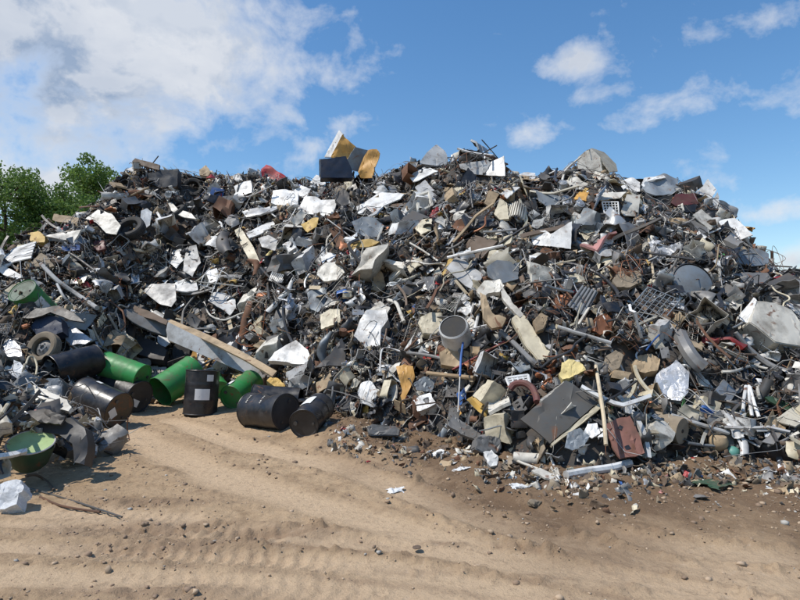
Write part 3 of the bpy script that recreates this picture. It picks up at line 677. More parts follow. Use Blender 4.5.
# ---- upper and middle slope
W = [
 ('appliance_shell', 'the rounded white shell', 'rounded white crushed shell in the upper middle of the heap', 'appliance shell', 'white', '271,203 273,190 286,189 298,192 298,204 286,206', -10, 40, .2, .15),
 ('metal_sheet', 'the small white lid', 'white bent lid right of the rounded white shell', 'metal sheet', 'white', '294,190 301,185 311,189 306,198 298,197', -20, 45, .03, .1),
 ('appliance_shell', 'the wide white panel', 'wide white bent appliance panel with a dark gap at its right', 'panel', 'white', '297,210 305,197 316,196 321,200 338,200 332,216 310,214', -12, 35, .03, .12),
 ('car_bonnet', 'the large white bonnet', 'large white crumpled bonnet arching over a dark hollow in the upper centre', 'bonnet', 'white', '356,206 366,201 378,193 398,192 404,195 400,199 384,206 374,213 358,213', -20, 48, .03, .16),
 ('metal_sheet', 'the dull grey sheet', 'dull blue-grey sheet under the large white bonnet', 'metal sheet', 'bluegrey', '352,222 362,217 378,218 384,226 380,237 364,236 355,231', 5, 30, .02, .12),
 ('metal_sheet', 'the yellow scrap', 'bright yellow bent scrap piece left of the dull grey sheet', 'metal sheet', 'yellow', '301,225 312,218 319,218 316,227 307,232', -15, 40, .03, .2),
 ('metal_sheet', 'the yellow strip', 'yellow curled strip below the dull grey sheet', 'metal sheet', 'yellow', '347,247 356,240 372,239 379,242 372,246 358,247 351,251', -10, 45, .03, .2),
 ('metal_dome', '', 'dark rounded dome between the white panels near the top', 'dome', 'darkgrey', '335,200 337,192 343,189 349,193 350,203 342,206', 0, 35, .12, .1),
 ('metal_beam', 'the cream bar', 'long cream painted bar leaning down the upper left slope', 'beam', 'cream', '234,230 240,227 253,246 261,264 253,266 243,249', -10, 35, .06, .04),
 ('metal_beam', 'the white grooved bar', 'white grooved bar meeting the cream bar at an angle', 'beam', 'white', '246,233 264,224 274,221 275,226 260,234 249,238', -10, 45, .04, .05),
 ('metal_sheet', '', 'grey crumpled sheet right of the cream bar', 'metal sheet', 'lightgrey', '258,238 268,235 278,240 275,250 262,247', -5, 40, .02, .15),
 ('sheet_stack', '', 'flattened pale sheets stacked left of the wide white panel', 'metal sheet', 'galvanised', '242,211 258,207 280,205 276,210 260,215 246,217', -10, 50, .05, .15),
 ('appliance_shell', 'the cream panel with a slot', 'square cream panel with a dark slot in the middle of the heap', 'panel', 'offwhite', '318,268 326,263 341,261 345,272 338,280 324,281 317,275', -10, 35, .04, .06),
 ('metal_sheet', '', 'small white square plate above the slotted cream panel', 'metal plate', 'white', '321,257 327,252 336,254 333,262 322,263', -15, 45, .02, .06),
 ('metal_sheet', '', 'white crumpled sheet below the dark skyline box', 'metal sheet', 'white', '310,183 316,175 323,177 326,184 318,187', -15, 45, .02, .2),
 ('metal_sheet', 'the light sheet in the centre', 'large light grey flat sheet just right of the heap centre', 'metal sheet', 'lightgrey', '446,268 456,257 466,261 483,275 474,291 462,283', -8, 42, .02, .07),
 ('metal_sheet', '', 'blue-grey angular sheet right of the light central sheet', 'metal sheet', 'bluegrey', '487,266 497,260 519,263 518,280 500,284 488,276', 5, 35, .02, .1),
 ('metal_sheet', '', 'dark grey plate wedged behind the light central sheet', 'metal sheet', 'grey', '423,277 434,276 437,288 428,291', 10, 30, .02, .05),
 ('appliance_shell', 'the leaning grey panel', 'long light grey panel leaning left near the top centre', 'panel', 'lightgrey', '415,187 425,180 433,189 439,197 429,202 420,195', 0, 35, .03, .06),
 ('metal_sheet', '', 'white curved rim piece at the left of the leaning grey panel', 'metal sheet', 'white', '409,177 416,170 430,168 438,171 424,177 414,182', -20, 50, .02, .15),
 ('red_box', 'the small red box', 'small dark red box right of the white square frame', 'box', 'red', '428,217 437,206 442,209 437,218', 0, 35, .15, .04),
 ('metal_sheet', '', 'cream torn piece below the small red box', 'metal sheet', 'cream', '415,229 422,219 432,218 431,230 421,234', -15, 40, .03, .15),
 ('tan_board', 'the tan board', 'square tan board near the top right of centre', 'board', 'tan', '484,203 489,190 499,194 492,208', 5, 35, .03, .04),
 ('cream_sack', 'the cream crumpled piece', 'cream crumpled piece between the tan board and the finned radiator', 'metal sheet', 'cream', '494,214 500,199 507,203 509,219 500,220', -20, 40, .05, .15),
 ('metal_sheet', '', 'white curved strip above the cream crumpled piece', 'metal sheet', 'white', '500,193 512,187 520,187 514,192 507,198', -20, 50, .02, .12),
 ('metal_sheet', '', 'blue-grey flat sheet in the upper right middle', 'metal sheet', 'bluegrey', '536,191 550,194 559,196 560,204 546,206 539,200', 5, 45, .02, .06),
 ('metal_sheet', '', 'white flat piece on the skyline right of centre', 'metal sheet', 'white', '519,174 526,172 535,173 536,179 522,180', -10, 50, .02, .08),
 ('metal_sheet', '', 'pale enamel sheet under the crushed tan box', 'metal sheet', 'offwhite', '566,180 575,176 588,184 584,190 572,188', -10, 45, .02, .15),
 ('metal_sheet', 'the wing-shaped white sheet', 'white wing-shaped sheet on the upper left slope', 'metal sheet', 'offwhite', '86,219 98,210 112,214 121,226 116,234 106,233 96,222', -10, 42, .02, .12),
 ('metal_fin', 'the upright white fin', 'narrow white upright fin beside the upper left tyre', 'metal sheet', 'white', '140,233 141,211 147,208 152,212 150,225', 20, 25, .02, .05),
 ('fender', 'the swept white fender', 'swept white fender curving above the dark hollow on the left', 'fender', 'offwhite', '165,197 170,201 178,209 192,214 196,219 184,217 171,210', -10, 45, .03, .1),
 ('metal_sheet', '', 'dark red small box on the left slope', 'box', 'maroon', '92,248 94,241 104,240 105,249 98,251', 0, 35, .12, .08),
 ('metal_sheet', '', 'white torn plates on the left middle slope', 'metal sheet', 'white', '168,262 173,250 181,249 184,259 176,268', -20, 40, .02, .2),
 ('metal_sheet', '', 'bright torn white sheet below the dark hollow on the left', 'metal sheet', 'lightgrey', '183,262 189,246 196,244 200,262 192,276 184,272', -10, 35, .02, .2),
 ('steel_plate', 'the flat grey plate', 'flat mid grey plate lying above the concrete beam', 'metal plate', 'lightgrey', '143,291 151,284 175,283 176,300 171,307 158,303 149,296', -5, 40, .02, .04),
 ('metal_bowl', 'the round grey dish', 'round light grey dish above the right end of the concrete beam', 'dish', 'lightgrey', '208,300 214,293 226,293 235,299 236,308 230,315 220,308', 0, 45, .03, .2),
 ('white_dish', '', 'white shallow dish on the slope above the flat grey plate', 'dish', 'white', '174,284 183,279 196,281 198,289 187,292 176,290', -10, 50, .04, .15),
 ('appliance_shell', 'the small cream panel', 'small square cream panel in the middle of the slope', 'panel', 'cream', '321,329 320,315 330,309 339,309 341,322 330,326', -10, 35, .06, .05),
 ('appliance_shell', 'the wide crumpled white shell', 'wide crumpled white shell low in the middle of the heap', 'appliance shell', 'white', '268,361 275,352 290,343 296,340 308,350 312,362 300,364 283,361', -12, 38, .12, .15),
 ('metal_box', 'the blue-grey crumpled box', 'blue-grey crumpled box above the small cream panel', 'box', 'bluegrey', '307,293 310,290 327,287 325,304 318,312 310,308', 0, 35, .15, .2),
 ('appliance_shell', 'the big crumpled white box', 'big crumpled white box right of the small cream panel', 'appliance shell', 'white', '354,337 360,320 368,310 386,309 388,319 381,330 380,345 366,348', -10, 35, .25, .13),
 ('metal_sheet', '', 'dull cream upper lid of the big crumpled white box', 'lid', 'offwhite', '362,315 369,306 380,301 390,308 386,316 374,312', -10, 50, .04, .12),
 ('tan_bag', 'the tan bag', 'upright tan bag of scrap in the centre of the slope', 'bag', 'tan', '371,289 374,275 378,268 383,274 386,286 379,292', 0, 30, .15, .15),
 ('dark_triangle_sheet', 'the dark triangular panel', 'dark grey triangular panel below the small cream panel', 'panel', 'darkgrey', '316,367 330,354 342,338 346,350 345,366 330,366', 5, 35, .03, .06),
 ('pale_box', 'the pale blue-white box', 'small pale blue-white box low in the middle near the foot', 'box', 'white', '357,392 361,382 370,380 380,392 372,403 361,402', -15, 30, .2, .05),
 ('orange_guard', 'the orange guard', 'tall orange rusty curved guard standing near the foot of the heap', 'guard', 'orange', '396,366 404,364 413,366 415,377 409,390 400,410 398,403 402,390', -5, 25, .04, .12),
 ('metal_sheet', '', 'blue-grey plate right of the orange guard', 'metal plate', 'bluegrey', '414,383 424,376 436,380 432,392 416,390', 10, 35, .02, .05),
 ('appliance_shell', 'the cream box', 'cream square box left of the wide white pipe', 'box', 'cream', '418,323 421,316 431,312 442,312 444,328 436,334 423,333', -10, 35, .18, .06),
 ('metal_sheet', '', 'torn white paper-like sheet above the cream box', 'metal sheet', 'white', '456,303 464,301 476,303 474,310 466,315 458,311', -15, 45, .02, .25),
 ('corner_block', '', 'cream block under the wide white pipe', 'box', 'tan', '440,352 452,346 469,352 468,366 455,367 441,364', 0, 30, .12, .1),
 ('white_box', 'the small white plates', 'pale square plate at the end of the long cream frame', 'panel', 'tan', '533,321 541,312 549,316 545,328 537,332', -5, 35, .08, .08),
 ('orange_cover', '', 'rusty orange rounded cover right of the long cream frame', 'cover', 'copper', '551,303 556,295 570,293 573,301 566,308 555,309', 0, 35, .12, .12),
 ('orange_cover', '', 'rusty orange canister under the corrugated silver sheet', 'canister', 'copper', '592,330 596,317 606,313 613,320 612,332 600,335', 5, 25, .2, .12),
 ('foam_block', 'the yellow foam', 'ragged yellow insulation foam above the big dark door', 'foam', 'foam', '559,374 562,363 571,359 582,363 586,370 577,374 570,378 563,380', -10, 40, .15, .3),
 ('foam_block', 'the tan cushion', 'torn tan cushion right of the yellow foam', 'cushion', 'tan', '631,362 640,355 652,354 660,359 658,370 645,373 634,369', -10, 35, .15, .15),
 ('crushed_box', 'the tan-grey box', 'crushed tan-grey box above the big dark door', 'box', 'dust', '601,369 605,357 616,350 624,355 620,367 610,372', -10, 35, .15, .12),
 ('dusty_sheet', '', 'dusty pale lid on the upper right slope', 'lid', 'dust', '612,281 618,272 640,270 642,281 630,287 617,287', -5, 40, .08, .1),
 ('grey_box', 'the long grey box', 'long grey dented box at the far right of the upper slope', 'box', 'grey', '727,275 744,272 768,272 772,278 762,284 738,284', 0, 35, .2, .08),
 ('wood_plank', 'the weathered board', 'weathered pale board sloping below the dark stove pipe', 'board', 'offwhite', '692,369 698,370 713,387 709,392 700,384', -5, 40, .03, .03),
 ('yellow_strip', 'the yellow-green panel', 'yellow-green painted strip in the dark hollow at the lower right', 'panel', 'darkgreen', '765,397 772,396 790,404 792,411 782,408 770,402', -5, 40, .03, .05),
 ('grey_bar', 'the grey block at the foot', 'flat grey block lying on the soil at the foot of the heap', 'block', 'grey', '367,426 372,424 396,426 400,430 399,436 369,435', 5, 25, .15, .04),
 ('metal_box', 'the small grey box', 'small dull grey box at the foot near the white bag', 'box', 'grey', '474,448 477,437 490,435 501,438 502,448 497,454 482,453', 10, 20, .2, .06),
 ('slatted_sheet', 'the grey slatted panel', 'grey ribbed panel lying low on the slope near the foot', 'panel', 'grey', '447,425 453,415 462,421 482,432 476,440 462,434', 5, 40, .05, .05),
 ('grey_sheet', '', 'dull grey sheet tucked under the big dark door', 'metal sheet', 'bluegrey', '565,447 568,432 580,428 590,436 584,446 573,450', 0, 30, .02, .08),
 ('white_sheet', '', 'pale curved sheet under the lower edge of the big dark door', 'metal sheet', 'white', '583,433 588,424 597,423 600,434 592,438', -15, 40, .02, .1),
 ('flat_cardboard', '', 'flat whitish slab lying on the soil at the lower edge', 'slab', 'offwhite', '531,470 540,468 554,474 559,481 546,478', 0, 70, .02, .04),
 ('white_bag', 'the white bag at the foot', 'small white sack slumped on the soil bank at the foot', 'sack', 'white', '483,452 492,450 498,456 497,465 490,467 486,460', -10, 40, .12, .12),
 ('crushed_tan_sheet', 'the crushed tan panel', 'crushed tan panel behind the left slatted bundle', 'panel', 'dust', '31,262 41,253 47,256 54,266 46,269 36,268', -10, 35, .05, .1),
 ('yellow_foam', 'the yellow cover', 'rounded yellow foam cover at the far left of the heap', 'foam', 'yellow', '25,240 28,232 38,231 46,236 44,242 34,243', -10, 40, .15, .15),
 ('white_board', 'the white board on the left', 'smooth white board at the far left under the slatted bundle', 'board', 'white', '-4,268 2,265 14,271 26,277 20,280 4,275', -10, 45, .03, .02),
 ('navy_bin', 'the navy bin', 'dark navy crushed bin above the dusty wheel', 'bin', 'navy', '31,328 36,318 48,315 61,318 63,332 50,336 36,335', 0, 25, .25, .1),
 ('bluish_sheet', 'the bluish sheet', 'bluish white crumpled sheet right of the navy bin', 'plastic sheet', 'silverfilm', '61,322 70,323 80,331 93,341 86,345 68,344 63,334', -10, 45, .02, .2),
 ('white_paper', '', 'creased white sheet at the upper end of the concrete beam', 'paper', 'paper', '157,337 163,332 171,332 172,341 165,347 158,344', -15, 35, .02, .08),
 ('grey_drum', 'the crushed grey cylinder', 'crushed dark grey cylinder above the bright green drum', 'cylinder', 'darkgrey', '134,345 140,337 158,343 167,351 163,359 150,358 138,354', 0, 45, .2, .15),
 ('black_post', '', 'upright black rubber slab behind the upturned green drum', 'slab', 'rubber', '172,352 176,341 186,339 190,350 188,364 176,366', 0, 20, .12, .1),
 ('dark_sheet', 'the dark left sheet', 'broad dark rusty sheet behind the dusty wheel', 'metal sheet', 'darkgrey', '22,318 36,308 58,306 74,313 84,322 70,320 50,312 34,318', 0, 40, .03, .12),
 ('yellow_foam', 'the yellow foam block', 'small yellow foam block behind the round-lidded green drum', 'foam', 'foam', '232,377 236,370 242,367 250,371 251,378 240,379', -10, 40, .12, .1),
 ('yellow_foam', 'the tan-yellow block', 'dusty yellow block above the long black drum', 'foam', 'yellow', '266,382 270,377 278,378 285,385 281,391 270,389', -10, 45, .1, .1),
 ('white_cloth', 'the white crumpled cloth', 'long crumpled white cloth in front of the open black drum', 'cloth', 'offwhite', '25,390 34,385 50,392 66,399 72,408 70,413 58,409 44,403 30,400', -10, 50, .05, .25),
 ('plastic_bag', 'the pale bag on the left edge', 'pale translucent bag bulging at the left edge of the heap', 'plastic bag', 'silverfilm', '-3,352 2,341 12,339 20,346 22,356 8,357', -10, 40, .15, .2),
 ('plastic_bag', '', 'white torn bag under the pale bag on the left edge', 'plastic bag', 'film', '9,372 14,360 20,362 27,372 28,384 18,382', -10, 40, .1, .2),
 ('plastic_bag', 'the blue-white bag', 'blue and white filled bag lying on the dirt at the left edge', 'plastic bag', 'film', '-4,486 4,482 12,480 21,481 24,490 18,493 16,504 4,509 -5,508', -10, 45, .14, .4),
 ('car_bumper', 'the black bumper', 'black curved bumper in the dark tangle at the left foot', 'bumper', 'black', '30,425 48,418 70,418 84,428 88,442 84,464 74,462 72,444 58,434 40,432', -5, 25, .15, .12),
 ('metal_sheet', '', 'dark panel under the white crumpled cloth', 'metal sheet', 'darkgrey', '26,412 44,408 66,416 60,424 38,422', 0, 35, .03, .12),
]
for (nm, short, lab, cat, mt, poly, yaw, tilt, th, cr) in W: S(nm, short, lab, cat, mt, poly, yaw, tilt, th, cr)
H('white_cabinet', 'the open white cabinet', 'open white cabinet with a black knob facing us in the upper right middle', 'cabinet', [
    ('door', 'white', '551,234 572,221 571,249 550,246', -18, 22, .02, .02), ('side_panel', 'white', '530,233 545,230 551,234 550,246 533,245', -30, 25, .02, .08)], px=(551, 240))
H('white_chest', 'the white chest freezer', 'big white chest freezer tipped over at the right edge of the heap', 'freezer', [
    ('lid', 'offwhite', '750,322 757,300 775,302 792,309 803,325 803,347 775,342', 8, 28, .4, .02), ('side', 'white', '737,318 754,297 757,300 750,322 746,323', -45, 35, .04, .02)], px=(756, 301), proud=.3)  # lid toned below the white of the sunlit side, shade put into its colour
H('white_cabinet', 'the second white cabinet', 'pale cabinet with yellow foam edge behind the tipped chest freezer', 'cabinet', [
    ('front', 'lightgrey', '779,299 803,284 806,320 796,316 786,306', 15, 30, .2, .03), ('foam_edge', 'foam', '775,300 779,299 788,308 795,316 790,317 782,308', -10, 30, .08, .15)], px=(779, 299), proud=.35)
H('steel_door', 'the big dark door', 'big dark grey scratched steel door leaning near the foot with a yellow edge', 'door', [
    ('leaf', 'doorgrey', '521,419 543,400 566,380 574,385 598,402 575,422 550,443 535,430', 5, 38, .02, .04), ('edge_strip', 'cream', '551,444 576,423 599,403 602,406 578,427 553,446', 5, 38, .05, .02), ('edge_strip', 'offwhite', '540,400 564,381 566,383 543,403', 5, 50, .05, .02)], px=(560, 415), proud=.25)
H('perforated_plate', 'the brown-red plate', 'brown-red plate with ragged holes standing at the right foot', 'metal plate', [
    ('plate', 'plateroast', '607,424 618,418 630,416 638,432 645,453 632,457 620,458 612,446 609,436', 5, 35, .025, .05), ('hole', 'black', '617,428 620,425 623,427 621,430', 5, 35, .004, .0), ('hole', 'black', '624,447 628,445 631,448 626,450', 5, 35, .004, 0)], px=(619, 428), proud=.2)
H('concrete_beam', 'the concrete beam', 'long pale concrete beam with a dusty top sloping down to the drums', 'beam', [
    ('face', 'lightgrey', '166,330 168,322 200,338 240,357 270,372 274,377 266,379 240,371 205,356 168,340', 0, 18, .05, .02), ('top', 'tan', '166,321 171,319 205,333 245,353 277,371 272,376 240,357 200,338 168,323', -10, 60, .04, .02)], px=(200, 338), proud=.3)
H('box_beam', 'the rusty box beam', 'grey box beam with rusty top continuing the concrete beam upward to the left', 'beam', [
    ('face', 'grey', '122,313 126,308 144,317 166,324 166,336 150,331 132,322', 10, 20, .15, .05), ('top', 'brown', '123,306 130,303 148,311 168,320 166,324 144,317 126,309', -10, 60, .03, .05)], px=(144, 317), proud=.25)
H('slat_bundle', 'the slatted bundle', 'bundle of long white slats fanned out at the far left edge', 'slatted panel',
  [('slat', 'white' if k % 2 else 'lightgrey', f'{-6 - k},{259 + k * 3.4} {18 - k},{246 + k * 2.6} {36 - k},{241 + k * 2.9} {36 - k},{243 + k * 2.9} {18 - k},{248.4 + k * 2.7} {-6 - k},{261.4 + k * 3.5}', -15, 45, .03, .02) for k in range(6)], px=(15, 256), proud=.3)
H('vent_grille', 'the white vent grille', 'white vent grille with black slots above the bright green drum', 'grille',
  [('frame', 'offwhite', '143,368 166,367 167,376 146,377', 0, 30, .02, .0)] + [('slot', 'black', f'{151 + 2.2 * k},369.5 {152.1 + 2.2 * k},369.5 {152.4 + 2.2 * k},374 {151.3 + 2.2 * k},374', 0, 30, .004, 0) for k in range(5)], px=(155, 372), proud=.3)
def slab_fix(root, d):
    for c in root.children:
        if c.name.startswith(('slot', 'hole')): c.location = Vector(d) * .006
for o in list(sc.objects):
    if o.name.startswith(('vent_grille', 'perforated_plate')): slab_fix(o, nvec(0, 33))
H('car_pillar', 'the long cream frame', 'long cream door pillar frame running down the middle right of the slope', 'car pillar', [
    ('head', 'offwhite', '476,290 484,281 500,279 504,286 500,292 488,293 482,300', -10, 40, .08, .15), ('rusty_side', 'tan', '480,292 486,296 492,312 506,318 502,326 492,328 483,318', -5, 35, .06, .2),
    ('arm', 'offwhite', '500,284 505,290 514,305 524,314 520,318 510,308 502,297', -5, 40, .06, .06), ('lower_arm', 'cream', '511,318 519,312 526,316 540,338 551,352 546,361 538,361 524,343', -5, 38, .1, .06)], px=(503, 305), proud=.25)
S('plastic_bag', 'the silver bag', 'big crinkled silver plastic bag in the lower right of the heap', 'plastic bag', 'silverfilm', '655,378 660,371 670,366 676,360 682,364 689,372 688,392 680,401 668,398 658,390', -12, 35, .12, .22)
# finned radiator and corrugated sheet
def ribbed(name, short, label, cat, mat, poly4, n, yaw, tilt, amp=.02, proud=.25, arc=0.0):
    q = ps(poly4); n_ = nvec(yaw, tilt); c = tuple(np.mean(q, 0)); A, t = anchor([q], c, [n_], proud); P = [p - A for p in plane_pts(q, A, n_)]
    nx = n * 6 + 1; v = []; 
    for i in range(nx):
        u = i / (nx - 1)
        for j in range(6):
            w = j / 5; p = P[0] * (1 - u) * (1 - w) + P[1] * u * (1 - w) + P[2] * u * w + P[3] * (1 - u) * w
            z = amp * np.sign(math.sin(u * n * 2 * math.pi)) * abs(math.sin(u * n * 2 * math.pi)) ** .5 + arc * math.sin(u * math.pi); v.append(p + n_ * z)
    f = [(i * 6 + j, (i + 1) * 6 + j, (i + 1) * 6 + j + 1, i * 6 + j + 1) for i in range(nx - 1) for j in range(5)]
    o = link(name, to_mesh(name, v, f, solid=.006), MT[mat], None, label, cat); o.location = A; fill_mask(q, t, .95); LAND.append((c[0], c[1], short))
ribbed('corrugated_sheet', 'the silver corrugated sheet', 'shiny silver corrugated sheet standing out right of the heap centre', 'corrugated sheet', 'galvanised', '582,286 598,292 585,317 567,306', 5, -5, 35)
ribbed('finned_radiator', 'the finned radiator', 'off-white finned radiator bent into an arc near the upper centre', 'radiator', 'offwhite', '510,206 527,209 525,222 506,220', 8, -5, 35, .03, arc=.15)
# square white frame with hole
def ringframe(name, short, label, cat, mat, q, yaw, tilt, r, proud=.25, n_bars=0):
    q = ps(q); n_ = nvec(yaw, tilt); c = tuple(np.mean(q, 0)); A, t = anchor([q], c, [n_], proud); P = [p - A for p in plane_pts(q, A, n_)]; m = M()
    for i in range(4):
        a, b = P[i], P[(i + 1) % 4]; m.add(*tube([a, a * .5 + b * .5, b], r, 6))
    for k in range(1, n_bars + 1):
        u = k / (n_bars + 1); m.add(*tube([P[0] * (1 - u) + P[1] * u, P[3] * (1 - u) + P[2] * u], r * .6, 5)); m.add(*tube([P[0] * (1 - u) + P[3] * u, P[1] * (1 - u) + P[2] * u], r * .6, 5))
    o = link(name, to_mesh(name, m.v, m.f), MT[mat], None, label, cat); o.location = A; LAND.append((c[0], c[1], short)); fill_mask(q, t, .8)
ringframe('square_surround', 'the white square frame', 'small white square frame with an open middle near the top centre', 'frame', 'offwhite', '417,196 429,192 432,206 419,212', 0, 30, .05)
ringframe('wire_crate', 'the white wire crate', 'white wire crate with square mesh below the skyline on the right', 'wire crate', 'white', '602,202 618,202 619,215 605,215', 0, 25, .016, n_bars=4)
ringframe('barred_tray', 'the white tray', 'white shallow tray with bars near the red hose', 'tray', 'white', '506,378 528,375 530,384 510,387', 0, 40, .02, n_bars=3)
ringframe('wire_rack', 'the blue-grey rack', 'blue-grey tubular rack with thin bars in the right middle of the slope', 'rack', 'bluegrey', '648,287 680,300 655,330 626,312', 0, 35, .009, n_bars=6, proud=.35)
# ---- wheels
TY, RM = tyre_mesh(), rim_mesh()
def tyre(short, label, px, py, n, s=1.0, mat='rubber', rim=None, proud=.15, depth=None):
    P, t = march(px, py); t = (depth or t) - proud; A = CAM + ray(px, py) * t; o = empty('tyre' if not rim else 'spare_wheel', A, label, 'tyre' if not rim else 'wheel')
    o.rotation_mode = 'QUATERNION'; o.rotation_quaternion = basis(n); o.scale = (s,) * 3; link('tread', TY, MT[mat], o)
    if rim: link('rim', RM, MT[rim], o)
    rp = .3 * s * F_PX / t; fill_mask([(px + rp * math.cos(a), py + rp * math.sin(a)) for a in np.linspace(0, 6.28, 12)], t); LAND.append((px, py, short))
    if not rim:
        for c in list(o.children): pass
    return o
def bare_tyre(short, label, px, py, n, s=1.0, mat='rubber', proud=.15):
    P, t = march(px, py); t -= proud; A = CAM + ray(px, py) * t; o = link('tyre', TY, MT[mat], None, label, 'tyre', 'bare tyres in the heap'); o.location = A
    o.rotation_mode = 'QUATERNION'; o.rotation_quaternion = basis(n); o.scale = (s,) * 3; rp = .3 * s * F_PX / t
    fill_mask([(px + rp * math.cos(a), py + rp * math.sin(a)) for a in np.linspace(0, 6.28, 12)], t)
    if short: LAND.append((px, py, short))
tyre('the dusty wheel', 'dusty brown car wheel with its rim facing us at the left above the black drums', 44, 348, (-.15, -.9, .35), .95, 'dust', 'grey', .35)
bare_tyre('the upper left tyre', 'black tyre lying under the upright white fin on the upper left slope', 130, 229, (-.1, -.75, .6), 1.25)
bare_tyre('the summit tyre', 'black tyre on edge near the left summit of the heap', 193, 188, (.2, -.95, .3), 1.0)
bare_tyre('', 'black tyre half buried at the left end near the summit tyre', 176, 213, (-.4, -.5, .7), 1.0)
# ---- round things
def lathe_thing(name, short, label, cat, prof, px, py, axis, parts=(), mat='white', proud=.25, depth=None, rp=0):
    P, t = march(px, py); t = (depth or t) - proud; A = CAM + ray(px, py) * t
    v, f = lathe(prof, 36); me = to_mesh(name, v, f, solid=.006)
    if parts:
        o = empty(name, A, label, cat); link('shell', me, MT[mat], o)
        for (pn, pm, pf) in parts: v, f = lathe(pf, 32); link(pn, to_mesh(pn, v, f, solid=.004), MT[pm], o)
    else: o = link(name, me, MT[mat], None, label, cat); o.location = A
    o.rotation_mode = 'QUATERNION'; o.rotation_quaternion = basis(axis); LAND.append((px, py, short))
    if rp: fill_mask([(px + rp * math.cos(a), py + rp * math.sin(a)) for a in np.linspace(0, 6.28, 12)], t)
lathe_thing('wide_pipe', 'the wide white pipe', 'short wide off-white pipe open towards us with a dark inside', 'pipe', [(.22, .0), (.235, .01), (.23, .05), (.22, .3), (.2, .32)], 457, 339, (-.25, -.75, .6), (('inner_wall', 'rubber', [(0, .3), (.2, .3), (.205, .04)]),), 'white', .5, rp=13)  # inner wall and bottom coloured black for the shade inside the pipe
lathe_thing('round_tank', 'the round tank end', 'dark round tank end facing out of the right upper slope', 'tank', [(0, .03), (.2, .02), (.32, -.02), (.34, -.05), (.34, -.5), (.3, -.55), (0, -.55)], 694, 283, (.1, -.92, .3), (('rim', 'black', [(.345, -.01), (.36, -.03), (.345, -.05)]),), 'bluegrey', .35, rp=12)
lathe_thing('perforated_pot', 'the pale green pot', 'pale grey-green cylinder with holes in its end lying at the right foot', 'cylinder', [(0, .0), (.08, 0), (.15, .0), (.155, -.02), (.155, -.35), (.14, -.36)], 682, 431, (.55, -.7, -.1), (('hole', 'black', [(0, .008), (.018, .008), (.018, .0)]),), 'dust', .2, rp=9)
lathe_thing('ceramic_pot', 'the tan pot', 'small tan ribbed pot on the soil at the right foot', 'pot', [(0, -.09), (.07, -.09), (.105, -.04), (.112, 0), (.105, .04), (.08, .08), (.06, .085), (0, .08)], 718, 442, (.1, -.2, 1), (), 'tan', .1)
lathe_thing('teal_ball', 'the teal ball', 'small teal-green ball on the soil at the right foot', 'ball', [(0, -.078)] + [(.08 * math.cos(a), .08 * math.sin(a)) for a in np.linspace(-1.45, 1.45, 14)] + [(0, .078)], 733, 453, (0, 0, 1), (), 'teal', .08)
lathe_thing('round_stand', 'the round stand base', 'pale round stand base with a thin pole in the lower right hollow', 'stand', [(0, .02), (.1, .02), (.16, 0), (.16, -.02), (0, -.02)], 784, 377, (.1, -.45, .9), (('pole', 'tan', [(.012, .02), (.012, .32), (0, .32)]),), 'offwhite', .2)
lathe_thing('white_tube', 'the white tube', 'short capped white tube lying on the soil below the big dark door', 'tube', [(0, -.16), (.07, -.16), (.07, .15), (.085, .15), (.085, .2), (.05, .2)], 528, 459, (.95, -.3, 0), (), 'offwhite', .08)
# ---- green tub at the left foot
P_, t_ = march(33, 441); t_ = 6.05; A_ = CAM + ray(31, 443) * t_
o_ = empty('garden_tub', A_, 'pale green round lid on a dark green tub at the left foot of the heap', 'tub'); o_.rotation_mode = 'QUATERNION'; o_.rotation_quaternion = basis((.28, -.42, .88), .3); o_.scale = (.84,) * 3
v, f = lathe([(0, .0), (.1, -.006), (.2, .0), (.26, .008)], 40); v = np.array(v); v[:, 2] += .012 * vnoise(v[:, 0] * 7, v[:, 1] * 7); v[:, 1] *= .82; link('lid', to_mesh('tub_lid', v, f, solid=.008), MT['palegreen'], o_)
v, f = tube([(.265 * math.cos(a), .265 * .82 * math.sin(a), .012) for a in np.linspace(0, 2 * math.pi, 49)[:-1]], .011, 8, closed=True); link('rim', to_mesh('tub_rim', v, f), MT['lightgrey'], o_)
v, f = lathe([(.25, -.01), (.25, -.1), (.2, -.3), (.17, -.34), (0, -.34)], 36); v = np.array(v); v += .02 * np.stack([vnoise(v[:, 0] * 6 + k, v[:, 1] * 6, v[:, 2] * 6) for k in range(3)], -1); v[:, 1] *= .82; link('shell', to_mesh('tub_shell', v, f, solid=.006), MT['darkgreen'], o_)
LAND.append((31, 443, 'the pale green lid')); fill_mask([(31 + 28 * math.cos(a), 443 + 16 * math.sin(a)) for a in np.linspace(0, 6.28, 14)], t_)
# ---- blue tub in front of the open drum
S('blue_canister', 'the pale blue canister', 'pale translucent blue canister in the mouth of the open black drum', 'canister', 'bluegrey', '42,382 47,378 60,378 63,384 63,396 52,397 44,392', 5, 20, .2, .05, depth=9.6)
